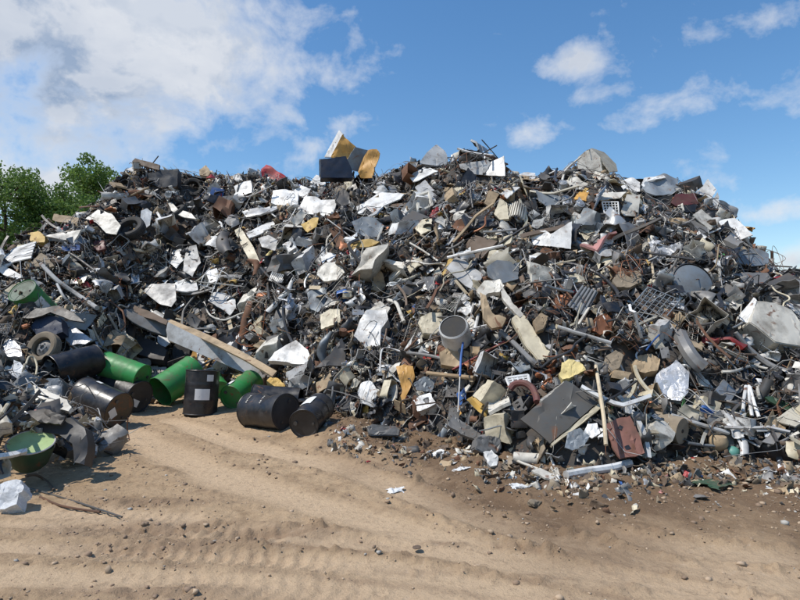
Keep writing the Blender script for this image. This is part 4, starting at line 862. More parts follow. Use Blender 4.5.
# ---- long thin things
TL = [
 ('steel_beam', 'the long grey rail', 'long straight grey rail running down the left slope', 'rail', 'lightgrey', '41,264 58,281 78,295 97,308', .05, .3),
 ('hollow_tube', 'the thin light rail', 'thin light rail lying beside the long grey rail', 'rail', 'lightgrey', '57,284 64,297 74,307 85,320', .028, .3),
 ('wooden_pole', 'the wooden pole', 'straight tan wooden pole standing at the right edge of the big dark door', 'pole', 'palewood', '596,366 600,392 604,419 606,445', .022, .45),
 ('blue_bar', 'the blue bar', 'thin bright blue bar standing below the wide white pipe', 'bar', 'blue', '463,343 461,358 460,376', .016, .75),
 ('thin_rod', '', 'thin pale rod hanging under the blue bar', 'rod', 'lightgrey', '460,376 459,394 458,412', .009, .4),
 ('red_hose', 'the red hose', 'thick dark red ribbed hose arching near the foot', 'hose', 'maroon', '510,389 515,384 524,383 532,388 536,396 537,402', .042, .35),
 ('brown_rod', '', 'brown rod lying across the slope under the wide white pipe', 'rod', 'wood', '427,373 445,375 474,378', .03, .3),
 ('white_tube', 'the long white tube', 'long white tube lying on the soil by the brown-red plate', 'tube', 'white', '566,475 588,471 610,468 630,463', .045, .1),
 ('white_tube', '', 'first of three white tubes fanned out in the lower right hollow', 'tube', 'white', '746,386 744,400 743,412', .022, .3),
 ('white_tube', 'the fanned white tubes', 'middle of three white tubes fanned out in the lower right hollow', 'tube', 'white', '749,386 750,402 752,416', .022, .3),
 ('white_tube', '', 'last of three white tubes fanned out in the lower right hollow', 'tube', 'white', '750,387 754,403 759,417', .022, .3),
 ('white_tube', '', 'single short white tube right of the three fanned tubes', 'tube', 'offwhite', '757,383 758,391 760,399', .02, .3),
 ('stove_pipe', 'the dark stove pipe', 'thick dark grey stove pipe sloping down the right middle', 'pipe', 'grey', '680,335 687,350 695,361 703,368', .1, .35),
 ('curved_cable', 'the curved grey cable', 'long grey cable curving down the right edge', 'cable', 'grey', '795,362 799,385 800,408 797,425 788,438 768,446', .014, .2),
 ('curved_fender', 'the long swept fender', 'long dark swept fender arching across the right slope', 'fender', 'grey', '735,333 748,348 762,360 776,368 792,373', .045, .3),
 ('bent_tube', '', 'pale bent tube under the long swept fender', 'tube', 'offwhite', '722,372 735,371 752,366 768,369', .02, .3),
 ('metal_bar', 'the upright rusty bar', 'thin upright tan bar on the upper right slope', 'bar', 'palewood', '648,234 651,256 654,279', .022, .35),
 ('bent_tube', '', 'long bent grey tube right of the upright rusty bar', 'tube', 'grey', '684,236 681,250 672,268 660,278', .02, .35),
 ('pale_bar', '', 'pale straight arm below the long cream frame', 'bar', 'grey', '501,332 515,344 529,358 536,364', .035, .3),
 ('white_cable', 'the white strap', 'pale flat strap hanging diagonally at the far left', 'strap', 'cream', '25,364 19,385 8,404 -3,420', .022, .35),
 ('hose', 'the cream hose loop', 'cream hose looping beside the dusty wheel', 'hose', 'cream', '26,364 29,357 34,358 37,366 36,375', .018, .35),
 ('black_rod', '', 'thin black rod crossing below the white strap', 'rod', 'black', '-3,422 12,408 25,393', .012, .4),
 ('steel_rod', 'the ground rods', 'long thin dark rod lying on the dirt at the lower left', 'rod', 'darkgrey', '22,486 60,497 92,507 122,517', .009, .03),
 ('steel_rod', '', 'short rusty rod next to the long rod on the dirt', 'rod', 'rust', '40,497 62,506 100,512', .011, .03),
 ('root', '', 'curved brown root at the foot below the pale green lid', 'root', 'brown', '26,476 36,475 46,481 54,490', .014, .06),
 ('steel_rod', '', 'rust brown chain-like rod on the dirt right of the left tangle', 'rod', 'brown', '100,437 110,441 122,446', .012, .03),
 ('white_cable', '', 'white curved strip along the soil left of the big dark door', 'strap', 'offwhite', '455,449 470,452 484,452', .014, .1),
 ('metal_bar', '', 'white strip lying on the soil left of the flat slab', 'bar', 'offwhite', '497,452 512,459 530,466 545,472', .016, .08),
 ('metal_bar', '', 'upright white bar poking up from the soil near the flat slab', 'bar', 'white', '550,455 554,466 559,480', .014, .1),
 ('metal_bar', '', 'pale bar on the soil between the pale green pot and the tan pot', 'bar', 'bluegrey', '688,443 702,445 716,446', .018, .12),
 ('metal_bar', '', 'upright white bar above the tan pot', 'bar', 'offwhite', '729,407 727,418 725,428', .014, .15),
 ('bent_tube', '', 'long thin rod slanting over the litter at the right foot', 'rod', 'lightgrey', '690,412 708,422 730,432 760,447', .012, .15),
 ('skyline_stick', '', 'thin dark stick poking out at the right skyline', 'stick', 'darkgrey', '766,264 778,266 792,267', .015, .1),
 ('skyline_stick', '', 'upright dark post on the right shoulder', 'post', 'darkgrey', '771,272 772,262 772,251', .03, .1),
 ('white_strip', '', 'white edge strip under the small white lid', 'strip', 'white', '258,206 266,210 276,217', .02, .25),
 ('white_strip', '', 'pair of pale bars crossing left of the light central sheet', 'bar', 'offwhite', '410,243 425,252 445,266', .02, .25),
 ('white_strip', '', 'pale bar rising right of the light central sheet', 'bar', 'lightgrey', '515,262 535,258 560,251', .012, .3),
 ('arched_tube', '', 'pale bent arc frame below the round grey dish', 'tube', 'offwhite', '204,302 210,315 224,320 240,314 256,309', .022, .3),
 ('arched_tube', '', 'black arched tube high on the right slope', 'tube', 'black', '560,262 580,266 600,275 616,290 622,308', .03, .35),
 ('bent_bar', '', 'white bent handle standing on the lower middle slope', 'handle', 'white', '380,372 382,350 392,349 402,352', .016, .4),
 ('pipe', '', 'white curved pipe hanging below the big crumpled white box', 'pipe', 'offwhite', '388,300 396,303 400,312 404,322', .035, .3),
]
for (nm, short, lab, cat, mt, pts, r, pr) in TL: T(nm, short, lab, cat, mt, pts, r, pr)
# ---- litter lying on the open dirt
def litter(name, label, cat, mt, px, py, size, seed, flat=.35, group='litter lying on the dirt'):
    A, t = march(px, py); me = p_film(np.random.default_rng(seed)) if mt in ('film', 'silverfilm', 'paper', 'darkgreen') else p_chunk(np.random.default_rng(seed))
    o = link(name, me, MT[mt], None, label, cat, group); o.location = A + np.array([0, 0, size * .08]); o.scale = (size, size, size * flat); o.rotation_euler = (0, 0, seed * 1.7)
litter('plastic_scrap', 'crumpled white plastic scrap lying on the dirt left of centre', 'litter', 'paper', 395, 491, .22, 1)
litter('plastic_scrap', 'small white plastic scrap on the dark soil in the middle', 'litter', 'paper', 462, 471, .17, 2)
litter('plastic_scrap', 'pale plastic scrap on the soil below the white sack', 'litter', 'paper', 522, 488, .26, 3)
litter('stone', 'pale grey stone on the dirt below the flat slab', 'stone', 'dust', 535, 505, .17, 4, .7)
litter('red_scrap', 'red fabric scrap on the soil at the right foot', 'litter', 'red', 694, 460, .16, 5, .5)
litter('red_scrap', 'tiny red scrap on the dark soil left of centre', 'litter', 'red', 368, 462, .09, 6, .5)
litter('dark_cloth', 'flat dark grey-green cloth spread on the dirt at the right', 'cloth', 'darkgreen', 700, 487, .5, 7, .12)
litter('plastic_scrap', 'white crumpled plastic below the teal ball on the right', 'litter', 'paper', 751, 483, .16, 8)
litter('plastic_scrap', 'white plastic scrap furthest right on the dirt', 'litter', 'paper', 768, 484, .16, 9)
litter('plastic_scrap', 'cream paper scrap on the dirt near the right edge', 'litter', 'paper', 790, 492, .2, 10)
litter('stone', 'brown clod on the dirt right of the pale stone', 'stone', 'brown', 560, 497, .1, 11, .7)
litter('stone', 'dark clod on the dirt in the lower middle', 'stone', 'brown', 417, 548, .08, 12, .6)
# ------------------------------------------------------------------ loose scrap, one object each
def slope_quat(x, y, tiltmax, g, pose, face=None):
    n = hnormal(x, y)
    # normal leaned a random way
    for _ in range(8):
        d = g.normal(0, 1, 3); d /= np.linalg.norm(d)
        m = n + d * math.tan(g.uniform(0, tiltmax)); m /= np.linalg.norm(m)
        if m @ n > .2: break
    q = Vector(m).to_track_quat('Z', 'Y') @ Quaternion((0, 0, 1), g.uniform(0, 2 * math.pi)); return q, n
cands = []
g = np.random.default_rng(77)
def sample_xy(g):
    """spread over the face of the heap, denser where it lies in view, some on the flanks and over the crest"""
    while True:
        if g.random() < .86:
            px, py = g.uniform(-25, 825), g.uniform(150, 480); r = ray(px, py)
            P = CAM[None] + _T[:, None] * r[None]; h = np.nonzero(P[:, 2] <= heap(P[:, 0], P[:, 1]))[0]
            if not len(h): continue
            p = P[h[0]]; z, s = heap_raw(p[0], p[1])
            if s < .02 or s > 1.2: continue
            return p[0], p[1]
        y = g.uniform(5, 24); x = g.uniform(-14, 14); z, s = heap_raw(x, y)
        if s < .03 or s > 1.35 or z < .3 or abs(x / y) > .95: continue
        return x, y
def near_land(px, py):
    best = min(LAND, key=lambda q: (q[0] - px) ** 2 + (q[1] - py) ** 2); dx, dy = px - best[0], py - best[1]
    if abs(dx) < .45 * abs(dy): w = 'below' if dy > 0 else 'above'
    elif abs(dy) < .45 * abs(dx): w = 'right of' if dx > 0 else 'left of'
    else: w = ('below and ' if dy > 0 else 'above and ') + ('right of' if dx > 0 else 'left of')
    return w, best[2]
placed = []
for (kind, meshes, count, (s0, s1), pal, pose, group, cat, noun) in KINDS:
    for i in range(count):
        for tries in range(60):
            x, y = sample_xy(g); u = g.random(); s = s0 + (s1 - s0) * u ** 1.6
            s *= min(1, max(.6, y / 12.5))
            if x / y < -.5 or (x / y < -.25 and y < 13): s *= .82
            q, n = slope_quat(x, y, .8 if pose != 'long' else .55, g, pose)
            if pose == 'any': q = Quaternion(g.normal(0, 1, 4)).normalized()
            off = {'flat': .10, 'long': .13, 'any': .10}[pose] * g.uniform(.2, 1.6) + .10 * s
            _, ss = heap_raw(x, y)
            if ss > .93: off *= .45
            c = np.array([x, y, float(heap(x, y))]) + n * off
            pts = [c]; k = 0
            for fx in ((-.48, -.3, -.15, .15, .3, .48) if pose == 'long' else (-.4, 0, .4)):
                for fy in ((0,) if pose == 'long' else (-.35, 0, .35)): pts.append(c + np.array(q @ Vector((s * fx, s * fy, 0))))
            for p in pts:
                a, b, t = project(p)
                if 0 <= a < 800 and 0 <= b < 600 and MASK[int(b), int(a)] < 1e8 and t < MASK[int(b), int(a)] + .3: k += 1
            if k <= (0 if g.random() < .8 else 1): break
        else: continue
        if min(p[2] for p in pts) < -.1: c[2] += .1
        mi = int(g.integers(len(meshes))); mk = pick(g, pal)
        o = link(kind, meshes[mi], MT[mk]); o.location = c; o.rotation_mode = 'QUATERNION'; o.rotation_quaternion = q
        sx = s * g.uniform(.85, 1.15); o.scale = (sx, s * g.uniform(.8, 1.15), s * g.uniform(.8, 1.1)) if pose != 'long' else (s, min(1, s + .2), min(1, s + .2))
        a, b, t = project(c); placed.append([o, kind, group, cat, noun, mk, s, (s1 - s0) * .4 + s0, a, b, COLWORD[mk]])
# labels: colour, size, kind and the nearest thing one can name
bylab = {}
for r in placed:
    o, kind, group, cat, noun, mk, s, mid, a, b, cw = r
    o['category'] = cat; o['group'] = group; w, nm = near_land(a, b)
    big = ('large ' if s > mid * 1.15 else 'small ' if s < mid * .85 else '') if noun not in ('pipe', 'bent tube', 'steel channel', 'wooden board') else ('long ' if s > mid * 1.1 else 'short ')
    if cw.startswith('wooden') and 'wooden' in noun: cw = 'brown'
    bylab.setdefault((big + cw, noun, w, nm), []).append(r)
def words_(s): return len(s.split())
ORD = ['first', 'second', 'third', 'fourth', 'fifth', 'sixth', 'seventh', 'eighth', 'ninth', 'tenth']
for (bc, noun, w, nm), rs in bylab.items():
    rs.sort(key=lambda r: r[8])
    for i, r in enumerate(rs):
        if len(rs) == 1: pre = ''
        elif len(rs) == 2: pre = ('leftmost ', 'rightmost ')[i]
        elif len(rs) == 3: pre = ('leftmost ', 'middle ', 'rightmost ')[i]
        else: pre = ORD[min(i, 9)] + ' from left '
        l = f'{pre}{bc} {noun} {w} {nm}'; l = ' '.join(l.split()[:16]); r[0]['label'] = l

# ------------------------------------------------------------------ the compact scrap under and between (nobody could count it)
def merged(name, V, F, mats, midx, label, cat, sharp=True):
    me = bpy.data.meshes.new(name); nv, nf = len(V), len(F); k = F.shape[1]
    me.vertices.add(nv); me.vertices.foreach_set('co', V.astype(np.float32).ravel())
    me.loops.add(nf * k); me.loops.foreach_set('vertex_index', F.astype(np.int32).ravel())
    me.polygons.add(nf); me.polygons.foreach_set('loop_start', np.arange(0, nf * k, k, dtype=np.int32))
    for m in mats: me.materials.append(m)
    me.polygons.foreach_set('material_index', midx.astype(np.int32)); me.update(); me.validate()
    o = bpy.data.objects.new(name, me); COL.objects.link(o); o['kind'] = 'stuff'; o['label'] = label; o['category'] = cat; return o
def randrot(n, g):
    q = g.normal(0, 1, (n, 4)); q /= np.linalg.norm(q, axis=1)[:, None]; w, x, y, z = q.T
    return np.stack([1 - 2 * (y * y + z * z), 2 * (x * y - z * w), 2 * (x * z + y * w), 2 * (x * y + z * w), 1 - 2 * (x * x + z * z), 2 * (y * z - x * w), 2 * (x * z - y * w), 2 * (y * z + x * w), 1 - 2 * (x * x + y * y)], -1).reshape(n, 3, 3)
def scatter_pts(n, g, lo=.0, hi=1.3):
    out = []
    while len(out) < n:
        m = 20000; y = g.uniform(4.5, 25, m); x = g.uniform(-15, 15, m); z, s = heap_raw(x, y); a = x / y
        ok = (s > lo) & (s < hi) & (z > .02) & (np.abs(a) < .95); w = np.where(np.abs(a) < .75, 1, .25) * np.where(s > 1.05, .4, 1) * np.clip(1.35 - .03 * y, .4, 1); ok &= g.random(m) < w
        out += list(np.stack([x[ok], y[ok]], -1))
    return np.array(out[:n])
def frag_templates(g, n):
    T = []
    nx, ny = 5, 4; f = [(i * ny + j, (i + 1) * ny + j, (i + 1) * ny + j + 1, i * ny + j + 1) for i in range(nx - 1) for j in range(ny - 1)]; k = nx * ny
    F = [q for q in f] + [tuple(k + i for i in reversed(q)) for q in f]
    ring = [i * ny for i in range(nx)] + [(nx - 1) * ny + j for j in range(1, ny)] + [i * ny + ny - 1 for i in range(nx - 2, -1, -1)] + [j for j in range(ny - 2, 0, -1)]
    for a, b in zip(ring, ring[1:] + ring[:1]): F.append((a, k + a, k + b, b))
    for _ in range(n):
        X, Y = np.meshgrid(np.linspace(-.5, .5, nx), np.linspace(-.5, .5, ny), indexing='ij'); asp = g.uniform(.2, 1)
        uv = np.stack([X, Y * asp], -1).reshape(-1, 2) + g.normal(0, .04, (k, 2)); V = np.c_[uv, np.zeros(k)]; V = crumple(uv, V, g, g.uniform(.03, .12)); V = foldpts(V, uv, g, g.integers(1, 4), 1.6)
        V = V - V.mean(0); T.append(np.r_[V, V + [0, 0, -.03]])
    return np.array(T), np.array(F)
def scatter_frag(name, n, smin, smax, lift, pal, seed, label, hi=1.3, lo=0.0, xy=None):
    g = np.random.default_rng(seed); T, F = frag_templates(g, 24); P = scatter_pts(n, g, lo, hi) if xy is None else xy; n = len(P)
    z = surf(P[:, 0], P[:, 1]) + g.uniform(lift[0], lift[1], n); C = np.c_[P, z]
    d = C - CAM; t = d @ FW; px = 400 + F_PX * (d @ RT) / t; py = 300 - F_PX * (d @ UP) / t
    ix = np.clip(px, 0, 799).astype(int); iy = np.clip(py, 0, 599).astype(int); inn = (px > 0) & (px < 800) & (py > 0) & (py < 600)
    keep = ~(inn & (MASK[iy, ix] < 1e8) & (t < MASK[iy, ix] + .1)); C = C[keep]; n = len(C)
    S_ = smin + (smax - smin) * g.random(n) ** 2; ti = g.integers(0, 24, n); Rm = randrot(n, g)
    V = np.einsum('nij,nkj->nki', Rm, T[ti] * S_[:, None, None]) + C[:, None, :]
    Fa = (F[None] + (np.arange(n) * T.shape[1])[:, None, None]).reshape(-1, 4)
    keys = list(pal); w = np.array([pal[k] for k in keys], float); mi = g.choice(len(keys), n, p=w / w.sum())
    return merged(name, V.reshape(-1, 3), Fa, [MT[k] for k in keys], np.repeat(mi, len(F)), label, 'scrap')
FP = dict(black=38, darkgrey=24, grey=8, lightgrey=5, galvanised=5, offwhite=8, white=4.5, cream=4.5, tan=6, brown=8, rust=6, dust=5, bluegrey=3, copper=1.5, red=1.1, blue=.5, yellow=1.6, green=.3)  # large black and dark grey shares paint in the deep shadows between pieces
scatter_frag('torn_metal_scrap', 9000, .12, .42, (-.05, .14), FP, 1, 'mass of torn sheet metal scrap covering the heap')
scatter_frag('small_scrap', 20000, .04, .17, (-.04, .10), FP, 2, 'mass of small broken scrap filling the heap')
# fine pale debris along the foot
gd = np.random.default_rng(5); q = []
while len(q) < 2500:
    px, py = gd.uniform(0, 815), 0; i = gd.random()
    yf = np.interp(px, [c[0] for c in CT], [c[1] for c in CT]); py = yf + gd.normal(-4, 8) if px < 330 else yf + 4 + gd.normal(0, 9) + abs(gd.normal(0, 1)) ** 2 * 3
    if 85 < px < 330 and py > yf + 5: continue
    r = ray(px, py)
    if r[2] >= 0: continue
    Pm, t = march(px, py); q.append(Pm[:2])
DP = dict(offwhite=6, cream=5, tan=6, dust=9, brown=14, grey=6, white=3, darkgrey=6, rust=4, galvanised=3, pink=.5, red=.25, blue=.25)
scatter_frag('foot_debris', 0, .015, .17, (.0, .03), DP, 3, 'band of small broken debris along the foot of the heap', xy=np.array(q))
gd = np.random.default_rng(6); q = []
while len(q) < 7000:
    if gd.random() < .6: px, py = gd.normal(260, 75), gd.normal(372, 26)
    else: px, py = gd.uniform(-10, 150), gd.uniform(238, 330)
    Pm, t = march(px, py)
    if heap_raw(*Pm[:2])[1] > .01: q.append(Pm[:2])
scatter_frag('dusty_debris', 0, .03, .17, (.0, .12), dict(DP, darkgrey=10, black=8, maroon=1.5), 4, 'dusty pale debris covering the lower left slope', xy=np.array(q))
# wires through the whole heap
def wires(n, seed):
    g = np.random.default_rng(seed); P = scatter_pts(n, g, .02, 1.15); k, sd = 12, 4; Vs = []; ang = np.arange(sd) * 2 * math.pi / sd
    for (x, y) in P:
        n_ = hnormal(x, y) if g.random() < .05 else None; d = g.normal(0, 1, 3); d[2] *= .7; d /= np.linalg.norm(d); p = np.array([x, y, float(heap(x, y)) + g.uniform(0, .15)]); st = g.uniform(.03, .11); sw = .04 if g.random() < .5 else 1; cur = g.normal(0, .35, 3) * sw; L = []
        for i in range(k):
            L.append(p.copy()); d = d + cur * .5 + g.normal(0, .12, 3) * sw; d /= np.linalg.norm(d); p = p + d * st
            if i % 4 == 3: cur = g.normal(0, .35, 3) * sw
        L = np.array(L); h = heap(L[:, 0], L[:, 1]); L[:, 2] = np.clip(L[:, 2], h - .03, h + .26) if np.abs(np.diff(h)).max() < .16 else L[:, 2] - 30
        T_, N_, B_ = frames(L); r = g.uniform(.003, .0095)
        if L[:, 1].min() < y - .15 and h.min() < .15: r *= .5
        Vs.append((L[:, None] + r * (N_[:, None] * np.cos(ang)[None, :, None] + B_[:, None] * np.sin(ang)[None, :, None])).reshape(-1, 3))
    f = [(i * sd + m, (i + 1) * sd + m, (i + 1) * sd + (m + 1) % sd, i * sd + (m + 1) % sd) for i in range(k - 1) for m in range(sd)]
    F = (np.array(f)[None] + (np.arange(n) * k * sd)[:, None, None]).reshape(-1, 4); keys = ['black', 'darkgrey', 'grey', 'lightgrey', 'rust', 'offwhite', 'copper', 'brown']
    mi = g.choice(8, n, p=[.20, .15, .14, .18, .11, .13, .02, .07])
    return merged('loose_wires', np.concatenate(Vs), F, [MT[k_] for k_ in keys], np.repeat(mi, len(f)), 'mass of loose wires and thin rods running through the heap', 'wires')
wires(3400, 9)
# packed body of the heap, its near-black colour carries the shade of the gaps
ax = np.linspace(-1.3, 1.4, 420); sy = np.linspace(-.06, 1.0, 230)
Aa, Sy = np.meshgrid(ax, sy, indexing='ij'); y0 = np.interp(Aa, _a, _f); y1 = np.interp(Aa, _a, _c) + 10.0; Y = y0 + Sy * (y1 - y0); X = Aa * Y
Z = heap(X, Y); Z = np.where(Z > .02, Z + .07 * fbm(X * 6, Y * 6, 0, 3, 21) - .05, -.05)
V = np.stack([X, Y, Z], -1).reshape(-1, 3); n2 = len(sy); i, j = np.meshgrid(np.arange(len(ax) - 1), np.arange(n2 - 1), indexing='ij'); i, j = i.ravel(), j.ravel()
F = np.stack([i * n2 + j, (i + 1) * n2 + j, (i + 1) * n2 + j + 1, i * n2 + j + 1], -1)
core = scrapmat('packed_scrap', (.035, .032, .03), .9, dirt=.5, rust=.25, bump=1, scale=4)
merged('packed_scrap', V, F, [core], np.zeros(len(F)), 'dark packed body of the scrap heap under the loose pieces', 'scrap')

# ------------------------------------------------------------------ ground
xs = np.concatenate([-np.geomspace(2500, 13, 26), np.concatenate([np.arange(-12.6, -7, .09), np.arange(-7, 7, .026), np.arange(7, 12.6, .09)]), np.geomspace(13, 2500, 26)])
ys = np.concatenate([-np.geomspace(300, 1.5, 14), np.arange(-1, 2.4, .3), np.arange(2.5, 8, .02), np.arange(8, 13.5, .045), np.arange(13.6, 24, .3), np.geomspace(25, 3500, 30)])
X, Y = np.meshgrid(xs, ys, indexing='ij')
def gp(px, py):
    r = ray(px, py); t = CAMZ / -r[2]; return (CAM + r * t)[:2]
def pathdist(pts, X, Y, ext=None):
    P = smoothpath([(*gp(*p), 0) for p in pts], 8)[:, :2]; D = np.full(X.shape, 1e9); A = np.zeros(X.shape); acc = 0; Sg = np.zeros(X.shape)
    for a, b in zip(P[:-1], P[1:]):
        d = b - a; L = np.linalg.norm(d); u = np.clip(((X - a[0]) * d[0] + (Y - a[1]) * d[1]) / L ** 2, 0, 1); dx, dy = X - a[0] - u * d[0], Y - a[1] - u * d[1]; q = np.hypot(dx, dy); k = q < D
        D = np.where(k, q, D); A = np.where(k, acc + u * L, A); Sg = np.where(k, np.sign(dx * d[1] - dy * d[0]) * q, Sg); acc += L
    return D, A, Sg
nearf = sstep(40, 14, np.hypot(X, Y - 6))
Z = .018 * fbm(X * .4, Y * .4, 0, 2, 31) + .006 * fbm(X * 2.3, Y * 2.3, 0, 3, 35) + .011 * np.abs(fbm(X * 7, Y * 7, 0, 3, 41)) + .006 * fbm(X * 26, Y * 26, 0, 2, 43)
a_ = X / np.maximum(Y, .5); foot = Y - np.interp(a_, _a, _f)         # metres past the foot
bank = sstep(-1.7, .1, foot) * np.where(np.abs(a_) < 1, 1, 0) * sstep(-.25, -.05, a_) * sstep(3, .5, foot)
Z = Z + gbank(X, Y) + bank * (.0 + .05 * fbm(X * 3, Y * 3, 0, 3, 51) + .03 * fbm(X * 12, Y * 12, 0, 2, 55))
track = np.zeros(X.shape); rough = np.zeros(X.shape)
TR = [([(115, 425), (170, 455), (230, 480), (330, 510), (450, 545), (620, 580), (820, 603)], .27, .03, 0), ([(170, 420), (240, 445), (340, 468), (400, 490), (500, 525), (650, 560), (830, 585)], .22, .04, 0),
      ([(330, 452), (430, 478), (520, 508), (600, 530), (720, 552), (860, 560)], .16, .05, 0), ([(-60, 520), (60, 525), (200, 532), (330, 540), (450, 552), (640, 575), (840, 620)], .13, .05, 1),
      ([(-60, 545), (60, 548), (200, 555), (330, 562), (460, 578), (640, 615)], .13, .04, 1), ([(-40, 575), (120, 580), (300, 586), (480, 594), (700, 612)], .2, .03, 0), ([(-60, 505), (60, 512), (180, 520)], .2, .02, 0)]
for pts, w, dep, tread in TR:
    D, A, Sg = pathdist(pts, X, Y); wob = w * (1 + .25 * vnoise(A * 1.5, 0 * A, 0, 61)); k = np.exp(-(D / wob) ** 4)
    berm = np.exp(-((D - wob * 1.35) / (.35 * w)) ** 2) * (.5 + .5 * vnoise(A * 4, Sg * 6, 0, 63))
    crumb = np.clip(.15 + .5 * vnoise(X * 6, Y * 6, 0, 65) + 1.3 * vnoise(X * 19, Y * 19, 0, 66), 0, 1.5)
    Z = Z * (1 - .6 * k) - dep * .55 * k + dep * 1.0 * berm * crumb * (.55 if tread else 1)
    ph = A / .115 + np.abs(Sg) * 3.0; lug = sstep(.15, .45, np.abs((ph % 1) - .5) * 2) * sstep(.0, .35, vnoise(A * .55, 0 * A + w, 0, 68) + .25)
    Z = Z - (.030 if tread else .012) * k * lug
    track = np.maximum(track, k); rough = np.maximum(rough, berm * (1 if tread else .5))
    if 0: Z = Z + .02 * k * np.clip(np.sin(A * 2 * math.pi / .13 + 1.5 * np.sign(Sg)), -.2, 1) * (Sg > 0) * sstep(0, .3, vnoise(A * .8, 0 * A, 0, 67) + .35)
# lug patch at the lower left
for (cx, cy, rr) in ((155, 527, .5), (190, 545, .45), (150, 592, .35), (270, 533, .35), (160, 503, .35)):
    c = gp(cx, cy); m = np.exp(-(((X - c[0]) / (rr * 2.0)) ** 2 + ((Y - c[1]) / (rr * .35)) ** 2)); Z = Z + m * (.01 + .035 * np.abs(vnoise(X * 14, Y * 14, 0, 71)) + .03 * vnoise(X * 5, Y * 9, 0, 73)); rough = np.maximum(rough, m)
Z = Z * nearf; Z = np.where((foot > .6) & (foot < 9), Z * .3, Z)
soil = np.clip(sstep(-3.9, -1.2, foot + .7 * fbm(X * .8, Y * .8, 0, 3, 81)) * sstep(-.35, 0, a_) + .8 * bank, 0, 1) * sstep(9, 5, foot)
me = bpy.data.meshes.new('ground'); n2 = len(ys); i, j = np.meshgrid(np.arange(len(xs) - 1), np.arange(n2 - 1), indexing='ij'); i, j = i.ravel(), j.ravel()
V = np.stack([X, Y, Z], -1).reshape(-1, 3); F = np.stack([i * n2 + j, (i + 1) * n2 + j, (i + 1) * n2 + j + 1, i * n2 + j + 1], -1)
m, n, b = nt('dry_dirt')
at = N(n, 'ShaderNodeAttribute', attribute_name='dirt'); sp = N(n, 'ShaderNodeSeparateColor'); n.links.new(at.outputs['Color'], sp.inputs[0])
tc = N(n, 'ShaderNodeTexCoord')
def nz(scale, det=8.0, rg=.6, dist=0.0):
    x = N(n, 'ShaderNodeTexNoise', i_Scale=scale, i_Detail=det, i_Roughness=rg, i_Distortion=dist); n.links.new(tc.outputs['Object'], x.inputs['Vector']); return x.outputs[0]
big, mid, fine, grit = nz(.45, 6), nz(2.6, 8, .65, .6), nz(16, 8, .7), nz(75, 4, .7)
c = mixc(n, mapr(n, big, .35, .65), (.465, .335, .208), (.355, .25, .152))
c = mixc(n, mapr(n, mid, .5, .68, 0, .7), c, (.235, .158, .092))
c = mixc(n, sp.outputs[0], c, (.535, .395, .258))              # packed wheel tracks: dry dust
s2 = N(n, 'ShaderNodeMath', operation='MULTIPLY', use_clamp=True); n.links.new(sp.outputs[1], s2.inputs[0]); n.links.new(mapr(n, mid, .25, .62, .65, 1.2), s2.inputs[1])
c = mixc(n, s2.outputs[0], c, (.165, .108, .065))               # dark loose soil near the heap
s3 = N(n, 'ShaderNodeMath', operation='MULTIPLY', use_clamp=True, i_1=.75); n.links.new(sp.outputs[2], s3.inputs[0]); c = mixc(n, s3.outputs[0], c, (.23, .155, .1))
c = mixc(n, mapr(n, fine, .52, .72, 0, .55), c, (.17, .115, .075))
c = mixc(n, mapr(n, fine, .42, .28, 0, .4), c, (.5, .4, .3))
c = mixc(n, mapr(n, grit, .6, .7, 0, .5), c, (.12, .085, .06)); c = mixc(n, mapr(n, grit, .34, .27, 0, .55), c, (.62, .5, .37))
n.links.new(c, b.inputs['Base Color']); b.inputs['Roughness'].default_value = .95; b.inputs['Specular IOR Level'].default_value = .15
b1 = N(n, 'ShaderNodeBump', i_Strength=.8, i_Distance=.04); n.links.new(fine, b1.inputs['Height']); b2 = N(n, 'ShaderNodeBump', i_Strength=.5, i_Distance=.008); n.links.new(grit, b2.inputs['Height']); n.links.new(b1.outputs[0], b2.inputs['Normal']); n.links.new(b2.outputs[0], b.inputs['Normal'])
go = merged('ground', V, F, [m], np.zeros(len(F)), 'bare sandy dirt yard with wheel tracks', 'ground'); go['kind'] = 'structure'
ca = go.data.attributes.new('dirt', 'FLOAT_COLOR', 'POINT'); ca.data.foreach_set('color', np.stack([track * .75 * nearf, soil, np.clip(rough, 0, 1), np.ones(X.shape)], -1).astype(np.float32).ravel())
go.data.polygons.foreach_set('use_smooth', [True] * len(go.data.polygons))
